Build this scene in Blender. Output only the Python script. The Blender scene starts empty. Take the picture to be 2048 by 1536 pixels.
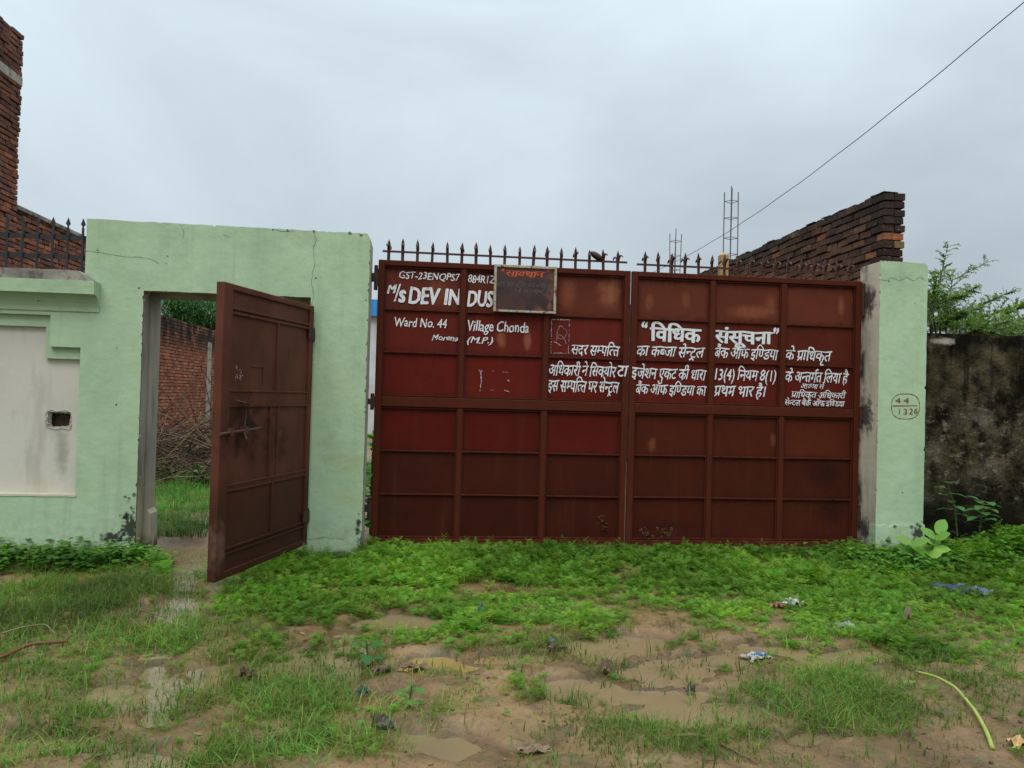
import bpy, bmesh, math, random
import numpy as np
from mathutils import Vector, Matrix
rnd = random.Random(7)
SC = bpy.context.scene
COL = SC.collection
R = math.radians

# ------------------------------------------------------------------ camera
CAM = Vector((0.0, -7.6, 1.565))
YAW, PITCH, ROLL, FPX = R(6.2), R(0.9), R(1.57), 1538.0     # focal length in pixels of a 2048 wide frame
_cy, _sy = math.cos(YAW), math.sin(YAW)
FWD = Vector((_sy * math.cos(PITCH), _cy * math.cos(PITCH), math.sin(PITCH)))
_r = Vector((_cy, -_sy, 0.0))
_u = _r.cross(FWD)
RIGHT = math.cos(ROLL) * _r + math.sin(ROLL) * _u
UP = -math.sin(ROLL) * _r + math.cos(ROLL) * _u
cd = bpy.data.cameras.new('camera')
co = bpy.data.objects.new('camera', cd)
COL.objects.link(co)
cd.sensor_fit = 'HORIZONTAL'
cd.sensor_width = 36.0
cd.lens = FPX / 2048 * 36.0
cd.clip_start = 0.05
cd.clip_end = 3000
m = Matrix((RIGHT, UP, -FWD)).transposed().to_4x4()
m.translation = CAM
co.matrix_world = m
SC.camera = co

def ray(px, py):
    return (px - 1024) / FPX * RIGHT - (py - 768) / FPX * UP + FWD
def P(px, py, y=0.0):
    d = ray(px, py)
    return CAM + d * ((y - CAM.y) / d.y)
def PX(px, py, x):
    d = ray(px, py)
    return CAM + d * ((x - CAM.x) / d.x)
def G(px, py, z=0.0):
    d = ray(px, py)
    return CAM + d * ((z - CAM.z) / d.z)
def project(x, y, z):
    vx, vy, vz = x - CAM.x, y - CAM.y, z - CAM.z
    w = vx * FWD.x + vy * FWD.y + vz * FWD.z
    w = np.where(np.abs(w) < 1e-6, 1e-6, w)
    a = (vx * RIGHT.x + vy * RIGHT.y + vz * RIGHT.z) / w
    b = (vx * UP.x + vy * UP.y + vz * UP.z) / w
    return 1024 + a * FPX, 768 - b * FPX, w

# ------------------------------------------------------------------ light, sky, exposure
SUNDIR = Vector((-0.25, -0.60, 0.95)).normalized()
W = bpy.data.worlds.new("World")
SC.world = W
W.use_nodes = True
wt = W.node_tree
wt.nodes.clear()
def wn(t, **kw):
    n = wt.nodes.new(t)
    for k, v in kw.items():
        setattr(n, k, v)
    return n
def wl(a, b): wt.links.new(a, b)
out = wn('ShaderNodeOutputWorld'); bg = wn('ShaderNodeBackground')
sky = wn('ShaderNodeTexSky', sky_type='NISHITA', sun_disc=False)
sky.sun_elevation = math.asin(SUNDIR.z)
sky.sun_rotation = math.atan2(SUNDIR.x, SUNDIR.y)
sky.air_density = 2.0; sky.dust_density = 6.0
tc = wn('ShaderNodeTexCoord')
sep = wn('ShaderNodeSeparateXYZ'); wl(tc.outputs['Generated'], sep.inputs[0])
mp = wn('ShaderNodeMapping'); mp.inputs['Scale'].default_value = (1.0, 1.0, 1.9); mp.inputs['Location'].default_value = (0.35, 0.1, 0.2)
wl(tc.outputs['Generated'], mp.inputs[0])
nz = wn('ShaderNodeTexNoise'); nz.inputs['Scale'].default_value = 1.6; nz.inputs['Detail'].default_value = 7; nz.inputs['Roughness'].default_value = 0.52; nz.inputs['Distortion'].default_value = 0.5
wl(mp.outputs[0], nz.inputs['Vector'])
cr = wn('ShaderNodeValToRGB')
cr.color_ramp.elements[0].position = 0.33; cr.color_ramp.elements[0].color = (0.475, 0.552, 0.617, 1)
cr.color_ramp.elements[1].position = 0.68; cr.color_ramp.elements[1].color = (0.665, 0.775, 0.85, 1)
wl(nz.outputs['Fac'], cr.inputs[0])
g1 = wn('ShaderNodeMapRange'); g1.inputs[1].default_value = 0.0; g1.inputs[2].default_value = 0.45; g1.inputs[3].default_value = 0.79; g1.inputs[4].default_value = 1.30
g2 = wn('ShaderNodeMapRange'); g2.inputs[1].default_value = 0.5; g2.inputs[2].default_value = 1.0; g2.inputs[3].default_value = 0.0; g2.inputs[4].default_value = 2.9
wl(sep.outputs[2], g1.inputs[0]); wl(sep.outputs[2], g2.inputs[0])
ad = wn('ShaderNodeMath', operation='ADD'); wl(g1.outputs[0], ad.inputs[0]); wl(g2.outputs[0], ad.inputs[1])
vm = wn('ShaderNodeVectorMath', operation='SCALE'); wl(cr.outputs[0], vm.inputs[0]); wl(ad.outputs[0], vm.inputs['Scale'])
vs = wn('ShaderNodeVectorMath', operation='SCALE'); wl(sky.outputs[0], vs.inputs[0]); vs.inputs['Scale'].default_value = 0.06
va = wn('ShaderNodeMix', data_type='RGBA'); va.inputs[0].default_value = 0.93
wl(vs.outputs[0], va.inputs[6]); wl(vm.outputs[0], va.inputs[7])
wl(va.outputs[2], bg.inputs['Color']); bg.inputs['Strength'].default_value = 1.0
wl(bg.outputs[0], out.inputs['Surface'])

sd = bpy.data.lights.new('sun', 'SUN'); sd.energy = 1.5; sd.angle = R(35); sd.color = (1.0, 0.97, 0.92)
so = bpy.data.objects.new('sun', sd); COL.objects.link(so)
so.rotation_euler = SUNDIR.to_track_quat('Z', 'Y').to_euler(); so.location = (-5, -12, 20)
SC.view_settings.view_transform = 'Standard'
SC.view_settings.look = 'None'
SC.view_settings.exposure = 0.0
SC.view_settings.gamma = 1.0
SC.render.engine = 'CYCLES'
SC.cycles.max_bounces = 6

# ------------------------------------------------------------------ noise (numpy)
_prm = np.random.RandomState(3).rand(256, 256)
def vnoise(x, y):
    xi = np.floor(x).astype(int); yi = np.floor(y).astype(int)
    fx = x - xi; fy = y - yi
    fx = fx * fx * (3 - 2 * fx); fy = fy * fy * (3 - 2 * fy)
    a = _prm[xi & 255, yi & 255]; b = _prm[(xi + 1) & 255, yi & 255]
    c = _prm[xi & 255, (yi + 1) & 255]; d = _prm[(xi + 1) & 255, (yi + 1) & 255]
    return (a * (1 - fx) + b * fx) * (1 - fy) + (c * (1 - fx) + d * fx) * fy
def fbm(x, y, o=4):
    s = 0; a = 0.5
    for i in range(o):
        s = s + a * vnoise(x * 2 ** i + 17.3 * i, y * 2 ** i + 9.1 * i); a *= 0.5
    return s / (1 - 0.5 ** o)

# ------------------------------------------------------------------ materials
class NT:
    def __init__(s, name):
        s.m = bpy.data.materials.new(name); s.m.use_nodes = True
        s.t = s.m.node_tree; s.t.nodes.clear()
        s.out = s.t.nodes.new('ShaderNodeOutputMaterial')
        s.b = s.t.nodes.new('ShaderNodeBsdfPrincipled')
        s.t.links.new(s.b.outputs[0], s.out.inputs['Surface'])
        s.geo = s.t.nodes.new('ShaderNodeNewGeometry')
        s._sep = None
    def n(s, t, **kw):
        n = s.t.nodes.new(t)
        for k, v in kw.items(): setattr(n, k, v)
        return n
    def l(s, a, b): s.t.links.new(a, b)
    def pos(s, stretch=None, off=(0, 0, 0)):
        if stretch is None: return s.geo.outputs['Position']
        mp = s.n('ShaderNodeMapping'); mp.inputs['Scale'].default_value = stretch; mp.inputs['Location'].default_value = off
        s.l(s.geo.outputs['Position'], mp.inputs[0]); return mp.outputs[0]
    def noise(s, scale, lo=0.0, hi=1.0, detail=5, rough=0.55, stretch=None, off=(0, 0, 0), dist=0.0):
        n = s.n('ShaderNodeTexNoise'); n.inputs['Scale'].default_value = scale; n.inputs['Detail'].default_value = detail
        n.inputs['Roughness'].default_value = rough; n.inputs['Distortion'].default_value = dist
        s.l(s.pos(stretch or (1, 1, 1), off), n.inputs['Vector'])
        if lo == 0 and hi == 1: return n.outputs['Fac']
        return s.mr(n.outputs['Fac'], lo, hi)
    def mr(s, v, lo, hi, a=0.0, b=1.0):
        r = s.n('ShaderNodeMapRange', interpolation_type='SMOOTHSTEP'); s.l(v, r.inputs[0])
        flip = lo > hi
        if flip: lo, hi, a, b = hi, lo, b, a
        for i, q in zip((1, 2, 3, 4), (lo, hi, a, b)): r.inputs[i].default_value = q
        return r.outputs[0]
    def axis(s, i, lo, hi):
        if s._sep is None:
            s._sep = s.n('ShaderNodeSeparateXYZ'); s.l(s.geo.outputs['Position'], s._sep.inputs[0])
        return s.mr(s._sep.outputs[i], lo, hi)
    def math(s, op, a, b):
        q = s.n('ShaderNodeMath', operation=op)
        for i, v in enumerate((a, b)):
            if isinstance(v, (int, float)): q.inputs[i].default_value = v
            else: s.l(v, q.inputs[i])
        return q.outputs[0]
    def mul(s, *a):
        r = a[0]
        for b in a[1:]: r = s.math('MULTIPLY', r, b)
        return r
    def add(s, *a):
        r = a[0]
        for b in a[1:]: r = s.math('ADD', r, b)
        return r
    def near(s, c, rad, soft=0.5, warp=0.0, wscale=9.0):
        """1 inside an ellipsoid c/rad, fading to 0 at its rim; the rim is broken up by noise"""
        mp = s.n('ShaderNodeMapping', vector_type='TEXTURE')
        mp.inputs['Location'].default_value = c; mp.inputs['Scale'].default_value = rad
        s.l(s.geo.outputs['Position'], mp.inputs[0])
        ln = s.n('ShaderNodeVectorMath', operation='LENGTH'); s.l(mp.outputs[0], ln.inputs[0])
        v = ln.outputs['Value']
        if warp:
            v = s.add(v, s.mul(s.math('SUBTRACT', s.noise(wscale, detail=6), 0.5), warp))
        return s.mr(v, 1.0, soft)
    def mix(s, f, a, b, mode='MIX'):
        q = s.n('ShaderNodeMix', data_type='RGBA', blend_type=mode)
        for i, v in ((0, f), (6, a), (7, b)):
            if isinstance(v, (int, float)): q.inputs[i].default_value = v
            elif isinstance(v, tuple): q.inputs[i].default_value = (*v, 1) if len(v) == 3 else v
            else: s.l(v, q.inputs[i])
        return q.outputs[2]
    def attr(s, name='Col'):
        a = s.n('ShaderNodeAttribute'); a.attribute_name = name; return a.outputs['Color']
    def objcol(s):
        return s.n('ShaderNodeObjectInfo').outputs['Color']
    def bump(s, h, strength=0.3, dist=0.01):
        b = s.n('ShaderNodeBump'); b.inputs['Strength'].default_value = strength; b.inputs['Distance'].default_value = dist
        s.l(h, b.inputs['Height']); s.l(b.outputs[0], s.b.inputs['Normal'])
    def done(s, col, rough=0.8, spec=0.3):
        if isinstance(col, tuple): s.b.inputs['Base Color'].default_value = (*col, 1)
        else: s.l(col, s.b.inputs['Base Color'])
        if isinstance(rough, (int, float)): s.b.inputs['Roughness'].default_value = rough
        else: s.l(rough, s.b.inputs['Roughness'])
        s.b.inputs['Specular IOR Level'].default_value = spec
        return s.m

M = {}
def xz(px, py, y=-0.05): return P(px, py, y)

def mk_green():
    t = NT('green_limewash')
    c = t.mix(t.noise(0.9, 0.3, 0.7), (0.345, 0.460, 0.290), (0.400, 0.518, 0.330))
    c = t.mix(t.mul(t.noise(5, 0.45, 0.75, stretch=(1, 1, 0.35)), 0.35), c, (0.265, 0.375, 0.235))
    c = t.mix(t.mul(t.noise(1.6, 0.52, 0.72, off=(3, 0, 7)), 0.35), c, (0.36, 0.46, 0.25))       # yellowed damp
    c = t.mix(t.mul(t.noise(55, 0.62, 0.72), 0.18), c, (0.22, 0.30, 0.2))
    c = t.mix(t.mul(t.noise(2.3, 0.50, 0.70, detail=8, rough=0.65, off=(8, 3, 2)), 0.26), c, (0.235, 0.305, 0.20))     # grubby patches
    c = t.mix(t.mul(t.noise(3.4, 0.55, 0.72, detail=8, rough=0.65, off=(1, 3, 6)), 0.25), c, (0.46, 0.53, 0.41))        # chalky worn patches
    c = t.mix(t.mul(t.noise(11, 0.54, 0.74, stretch=(1, 1, 0.05), detail=6), 0.30), c, (0.225, 0.29, 0.19))             # faint water runs
    c = t.mix(t.mul(t.axis(2, 0.50, 0.06), t.noise(16, 0.44, 0.62, detail=8, rough=0.7), 0.55), c, (0.24, 0.20, 0.11))  # mud splashed up from the ground
    # rain streaks under the top edge
    c = t.mix(t.mul(t.noise(7, 0.5, 0.8, stretch=(1, 1, 0.07)), t.axis(2, 2.2, 3.1), 0.35), c, (0.20, 0.27, 0.19))
    # pale washed-out base and a little grime at the ground
    c = t.mix(t.mul(t.axis(2, 0.75, 0.25), t.noise(3, 0.35, 0.6), 0.5), c, (0.42, 0.515, 0.375))
    for px, py, rx, rz, w in ((705, 930, .32, .16, .5), (690, 1000, .2, .12, .3), (560, 900, .3, .2, .2)):
        q = xz(px, py, -0.32); c = t.mix(t.mul(t.near(q, (rx, 1, rz), 0.2, 0.9, 5), w), c, (0.36, 0.40, 0.20))
    # black mould at the foot of the jambs and pillars
    for px, py, rx, rz in ((262, 1060, .10, .22), (225, 1075, .16, .06), (724, 1088, .05, .13), (716, 1050, .03, .10), (1835, 1065, .09, .10), (1776, 1082, .03, .05), (735, 830, .02, .08), (250, 1035, .04, .04)):
        q = xz(px, py, -0.32); c = t.mix(t.mul(t.near(q, (rx, 0.5, rz), 0.35, 2.6, 26), 0.93), c, (0.022, 0.024, 0.018))
    c = t.mix(t.mul(t.axis(2, 0.14, 0.02), t.noise(10, 0.4, 0.6)), c, (0.10, 0.11, 0.06))
    # tiny dark pocks
    v = t.n('ShaderNodeTexVoronoi'); v.inputs['Scale'].default_value = 3.1; t.l(t.pos(), v.inputs['Vector'])
    c = t.mix(t.mr(v.outputs['Distance'], 0.035, 0.02), c, (0.05, 0.05, 0.04))
    t.bump(t.add(t.mul(t.noise(2.6, detail=3), 2.2), t.mul(t.noise(9, detail=8), 1.0), t.mul(t.noise(70, detail=4), 0.25)), 0.45, 0.014)
    return t.done(c, 0.85, 0.15)
def mk_beige(name, a, b, dirt, drip=0.5):
    t = NT(name)
    c = t.mix(t.noise(1.5, 0.3, 0.7), a, b)
    c = t.mix(t.mul(t.noise(6, 0.5, 0.75, stretch=(1, 1, 0.25)), drip), c, dirt)
    c = t.mix(t.mul(t.axis(2, 0.9, 0.35), t.noise(2.5, 0.3, 0.65), 0.6), c, (0.52, 0.42, 0.25))
    c = t.mix(t.mul(t.noise(60, 0.63, 0.72), 0.3), c, dirt)
    q = xz(118, 900, -0.3)
    c = t.mix(t.mul(t.near(q, (.09, .5, .34), 0.1, 1.1, 14), 0.5), c, (0.16, 0.14, 0.11))
    c = t.mix(t.mul(t.axis(2, 0.25, 0.05), t.noise(8, 0.35, 0.6)), c, (0.07, 0.055, 0.035))
    t.bump(t.add(t.noise(12, detail=8), t.mul(t.noise(80), 0.2)), 0.3, 0.01)
    return t.done(c, 0.88, 0.2)
def mk_pillar_side():
    t = NT('pillar_side_plaster')
    c = t.mix(t.noise(2, 0.3, 0.7), (0.52, 0.46, 0.345), (0.60, 0.53, 0.41))
    c = t.mix(t.mul(t.noise(5, 0.45, 0.7, stretch=(1, 1, 0.3)), 0.6), c, (0.24, 0.20, 0.15))
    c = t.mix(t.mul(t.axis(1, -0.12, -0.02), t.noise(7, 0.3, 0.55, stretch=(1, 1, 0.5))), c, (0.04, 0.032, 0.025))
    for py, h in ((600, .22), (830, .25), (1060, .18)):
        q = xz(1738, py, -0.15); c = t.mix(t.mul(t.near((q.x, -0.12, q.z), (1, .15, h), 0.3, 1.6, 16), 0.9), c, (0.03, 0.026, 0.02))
    t.bump(t.noise(14, detail=8), 0.4, 0.012)
    return t.done(c, 0.9, 0.2)
def mk_moss():
    t = NT('mouldy_plaster')
    c = t.mix(t.noise(3.2, 0.40, 0.64, detail=10, rough=0.72), (0.010, 0.0085, 0.006), (0.125, 0.100, 0.060))
    c = t.mix(t.mul(t.noise(7.0, 0.53, 0.66, detail=10, rough=0.72, stretch=(1, 1, 1.8)), t.axis(2, 2.0, 1.5), 0.9), c, (0.27, 0.23, 0.16))
    c = t.mix(t.mul(t.noise(2.4, 0.55, 0.68, detail=9, rough=0.7, off=(1, 6, 2)), t.axis(2, 1.95, 1.4), 0.45), c, (0.24, 0.215, 0.17))
    c = t.mix(t.mul(t.noise(1.3, 0.42, 0.58, off=(4, 2, 9), detail=9, rough=0.65), t.axis(2, 1.3, 1.95)), c, (0.010, 0.009, 0.007))
    c = t.mix(t.mul(t.noise(4.1, 0.5, 0.62, off=(9, 2, 1), detail=9, rough=0.7), 0.6), c, (0.045, 0.042, 0.016))
    c = t.mix(t.mul(t.noise(34, 0.5, 0.68, detail=8, rough=0.75), 0.7), c, (0.012, 0.010, 0.007))
    c = t.mix(t.mul(t.axis(2, 0.95, 0.35), t.noise(2, 0.3, 0.55)), c, (0.011, 0.011, 0.007))
    c = t.mix(t.mul(t.noise(9, 0.50, 0.66, stretch=(1, 1, 0.10), detail=7), t.axis(2, 1.0, 2.0), 0.85), c, (0.008, 0.007, 0.005))
    q = xz(1882, 683, -0.1); c = t.mix(t.near(q, (.16, .5, .05), 0.4, 1.4, 12), c, (0.46, 0.40, 0.34))
    t.bump(t.add(t.noise(5, detail=10, rough=0.7), t.mul(t.noise(40, detail=7, rough=0.7), 0.5)), 1.0, 0.045)
    return t.done(c, 0.97, 0.02)
def mk_conc(name='bare_concrete', a=(0.26, 0.24, 0.20), b=(0.40, 0.37, 0.31), d=(0.09, 0.08, 0.065)):
    t = NT(name)
    c = t.mix(t.noise(4, 0.3, 0.7), a, b)
    c = t.mix(t.mul(t.noise(7, 0.5, 0.68, detail=8), 0.8), c, d)
    t.bump(t.noise(18, detail=9, rough=0.65), 0.6, 0.015)
    return t.done(c, 0.92, 0.15)
def mk_brick(name, moss_lo, moss_hi, mosscol, amount=1.0):
    t = NT(name)
    c = t.attr('Col')
    c = t.mix(t.mul(t.noise(16, 0.4, 0.7, detail=6), 0.6), c, t.mix(1.0, c, (0.45, 0.42, 0.40), 'MULTIPLY'))
    c = t.mix(t.mul(t.noise(5, 0.50, 0.66, detail=7), 0.35), c, mosscol)
    c = t.mix(t.mul(t.axis(2, moss_lo, moss_hi), t.noise(2.2, 0.25, 0.55, detail=7), amount), c, mosscol)
    c = t.mix(t.mul(t.noise(30, 0.64, 0.7, detail=3), 0.35), c, (0.38, 0.33, 0.27))
    t.bump(t.add(t.noise(45, detail=8, rough=0.7), t.mul(t.noise(9), 0.7)), 0.7, 0.012)
    return t.done(c, 0.93, 0.15)
def mk_gate(name, use_obj=True, base=(0.10, 0.024, 0.015)):
    t = NT(name)
    c = t.objcol() if use_obj else t.mix(0.0, base, base)
    c0 = c
    c = t.mix(t.mul(t.noise(3.5, 0.35, 0.75, detail=7), 0.45), c, t.mix(1.0, c0, (1.5, 1.3, 1.2), 'MULTIPLY'))
    c = t.mix(t.mul(t.noise(9, 0.5, 0.8, stretch=(1, 1, 0.12), detail=6), 0.35), c, (0.09, 0.032, 0.018))
    c = t.mix(t.mul(t.noise(26, 0.6, 0.72, detail=6, rough=0.65), 0.5), c, (0.02, 0.008, 0.006))
    # patches where the oxide coat has worn to orange-brown
    for px, py, rx, rz, w in ((1218, 588, .16, .22, .85), (1135, 590, .12, .2, .5), (1003, 682, .07, .13, .75), (1056, 682, .055, .14, .75),
                              (880, 585, .10, .16, .35), (1500, 625, .32, .10, .6), (1540, 605, .09, .14, .5), (1298, 605, .06, .12, .45), (1372, 600, .07, .14, .35),
                              (1682, 612, .05, .14, .6), (1303, 890, .06, .10, .45), (1546, 880, .04, .10, .3), (865, 580, .05, .12, .35)):
        q = xz(px, py, 0.0); c = t.mix(t.mul(t.near(q, (rx, .4, rz), 0.15, 1.5, 7), t.noise(14, 0.10, 0.50, stretch=(1, 1, .3), detail=6), w * 1.05), c, (0.235, 0.082, 0.040))
    for px, py, rx, rz, w in ((1650, 950, .25, .22, .6), (1660, 1020, .25, .2, .6), (1100, 1010, .1, .2, .4), (790, 1020, .2, .15, .4), (1330, 1050, .3, .08, .5)):
        q = xz(px, py, 0.0); c = t.mix(t.mul(t.near(q, (rx, .4, rz), 0.1, 1.3, 14), w), c, (0.014, 0.006, 0.005))
    c = t.mix(t.mul(t.axis(2, 0.16, 0.04), t.noise(9, 0.35, 0.6), 0.7), c, (0.03, 0.018, 0.011))
    if use_obj:
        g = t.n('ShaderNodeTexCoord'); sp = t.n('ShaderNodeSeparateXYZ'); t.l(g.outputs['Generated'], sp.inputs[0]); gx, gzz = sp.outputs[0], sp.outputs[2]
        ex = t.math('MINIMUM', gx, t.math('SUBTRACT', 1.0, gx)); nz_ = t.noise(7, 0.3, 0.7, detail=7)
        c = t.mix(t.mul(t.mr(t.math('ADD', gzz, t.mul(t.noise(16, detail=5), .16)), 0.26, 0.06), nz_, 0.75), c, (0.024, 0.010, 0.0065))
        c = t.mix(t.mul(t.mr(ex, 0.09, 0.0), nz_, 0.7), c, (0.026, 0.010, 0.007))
        c = t.mix(t.mul(t.mr(gzz, 0.80, 1.0), t.noise(22, 0.42, 0.7, stretch=(1, 1, .10), detail=6), 0.75), c, (0.030, 0.010, 0.007))   # runs below each bar
        c = t.mix(t.mul(t.noise(2.6, 0.5, 0.75, detail=4, off=(3, 1, 8)), 0.30), c, t.mix(1.0, c0, (1.55, 1.2, 1.1), 'MULTIPLY'))
    t.bump(t.add(t.noise(3.0, detail=2), t.mul(t.noise(120, detail=3), 0.05)), 0.12, 0.02)
    return t.done(c, t.mr(t.noise(6, detail=6), 0.3, 0.7, 0.38, 0.6), 0.06)
def mk_door():
    t = NT('door_oxide_paint')
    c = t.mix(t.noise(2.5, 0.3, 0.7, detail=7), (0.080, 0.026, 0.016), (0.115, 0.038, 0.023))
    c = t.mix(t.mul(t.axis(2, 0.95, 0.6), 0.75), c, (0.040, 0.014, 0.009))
    c = t.mix(t.mul(t.noise(12, 0.5, 0.75, stretch=(1, 1, 0.18), detail=7), 0.45), c, (0.05, 0.018, 0.012))
    q = DOORPT(0.30, 0.50); c = t.mix(t.mul(t.near(q, (.55, .65, .36), 0.1, 1.6, 9), t.noise(8, 0.38, 0.58, detail=8), 0.9), c, (0.016, 0.008, 0.007))
    q = DOORPT(0.62, 0.56); c = t.mix(t.mul(t.near(q, (.4, .45, .3), 0.1, 1.6, 9), t.noise(9, 0.42, 0.6, detail=8), 0.8), c, (0.018, 0.009, 0.007))
    c = t.mix(t.mul(t.noise(45, 0.66, 0.72), 0.4), c, (0.16, 0.08, 0.055))
    q = DOORPT(0.04, 0.88); c = t.mix(t.mul(t.near(q, (.12, .12, .25), 0.1, 1.4, 14), 0.6), c, (0.20, 0.10, 0.075))
    t.bump(t.add(t.noise(5, detail=5), t.mul(t.noise(90, detail=3), 0.1)), 0.15, 0.01)
    return t.done(c, 0.55, 0.12)
def mk_flat(name, a, b=None, rough=0.7, spec=0.3, scale=8, bump=0.2):
    t = NT(name); b = b or tuple(x * 0.6 for x in a)
    c = t.mix(t.noise(scale, 0.3, 0.7, detail=7), a, b)
    if bump: t.bump(t.noise(scale * 4, detail=6), bump, 0.005)
    return t.done(c, rough, spec)
def mk_obj(name, rough=0.6, spec=0.4, scale=30, dirt=0.5):
    t = NT(name); c = t.objcol()
    c = t.mix(t.mul(t.noise(scale, 0.45, 0.65, detail=6), dirt), c, (0.16, 0.11, 0.06))
    return t.done(c, rough, spec)
def mk_leaf(name, rough=0.5, trans=0.35, spec=0.35):
    t = NT(name); c = t.attr('Col')
    c = t.mix(t.mul(t.noise(40, 0.45, 0.7, detail=3), 0.35), c, t.mix(1.0, c, (1.5, 1.25, 0.7), 'MULTIPLY'))
    t.done(c, rough, spec)
    tr = t.n('ShaderNodeBsdfTranslucent'); t.l(t.mix(1.0, c, (1.5, 1.6, 0.6), 'MULTIPLY'), tr.inputs[0])
    ms = t.n('ShaderNodeMixShader'); ms.inputs[0].default_value = trans
    t.l(t.b.outputs[0], ms.inputs[1]); t.l(tr.outputs[0], ms.inputs[2]); t.l(ms.outputs[0], t.out.inputs['Surface'])
    return t.m
def mk_mud():
    t = NT('wet_mud')
    c = t.mix(t.noise(1.1, 0.35, 0.65, detail=7), (0.145, 0.082, 0.032), (0.225, 0.138, 0.058))
    c = t.mix(t.mul(t.noise(5, 0.45, 0.66, detail=9, rough=0.65), 0.75), c, (0.085, 0.050, 0.021))
    c = t.mix(t.mul(t.noise(9, 0.52, 0.68, detail=9, rough=0.65, off=(2, 8, 0)), 0.32), c, (0.29, 0.19, 0.09))
    c = t.mix(t.mul(t.noise(34, 0.54, 0.68, detail=7, rough=0.7), 0.7), c, (0.035, 0.024, 0.012))
    c = t.mix(t.mul(t.noise(3.5, 0.56, 0.70, off=(5, 5, 5), detail=8), 0.6), c, (0.070, 0.068, 0.020))
    wet = t.axis(2, 0.026, 0.0)
    c = t.mix(t.mul(wet, 0.65), c, t.mix(1.0, c, (0.52, 0.47, 0.42), 'MULTIPLY'))
    t.bump(t.add(t.noise(9, detail=9, rough=0.62), t.mul(t.noise(60, detail=6), 0.25)), 0.75, 0.03)
    return t.done(c, t.math('SUBTRACT', t.mr(t.noise(3, detail=6), 0.38, 0.62, 0.34, 0.72), t.mul(wet, 0.16)), 0.38)
def mk_water():
    t = NT('muddy_water')
    c = t.mix(t.noise(1.6, 0.3, 0.7, detail=3), (0.245, 0.168, 0.084), (0.205, 0.150, 0.080))
    c = t.mix(t.near(G(865, 1330), (.55, .35, 1), 0.3), c, (0.31, 0.19, 0.07))
    c = t.mix(t.mul(t.near(G(1280, 1340), (.9, .8, 1), 0.2), 0.6), c, (0.26, 0.18, 0.095))
    t.bump(t.noise(14, detail=2), 0.02, 0.01)
    t.done(c, 0.05, 0.58); t.b.inputs['IOR'].default_value = 1.33
    tr = t.n('ShaderNodeBsdfTransparent'); ms = t.n('ShaderNodeMixShader'); ms.inputs[0].default_value = 0.14
    t.l(t.b.outputs[0], ms.inputs[1]); t.l(tr.outputs[0], ms.inputs[2]); t.l(ms.outputs[0], t.out.inputs['Surface'])
    return t.m
def mk_paint(name, col, wear=0.35, back=(0.07, 0.02, 0.013)):
    t = NT(name)
    c = t.mix(t.mul(t.noise(70, 0.55, 0.7, detail=5), wear), col, tuple(x * 0.55 for x in col))
    c = t.mix(t.mul(t.noise(28, 0.58, 0.68, detail=6), wear * 1.9), c, back)
    c = t.mix(t.mul(t.noise(9, 0.5, 0.7, detail=5), wear * 1.2), c, tuple(x * 0.6 for x in col))
    return t.done(c, 0.6, 0.3)

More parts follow.
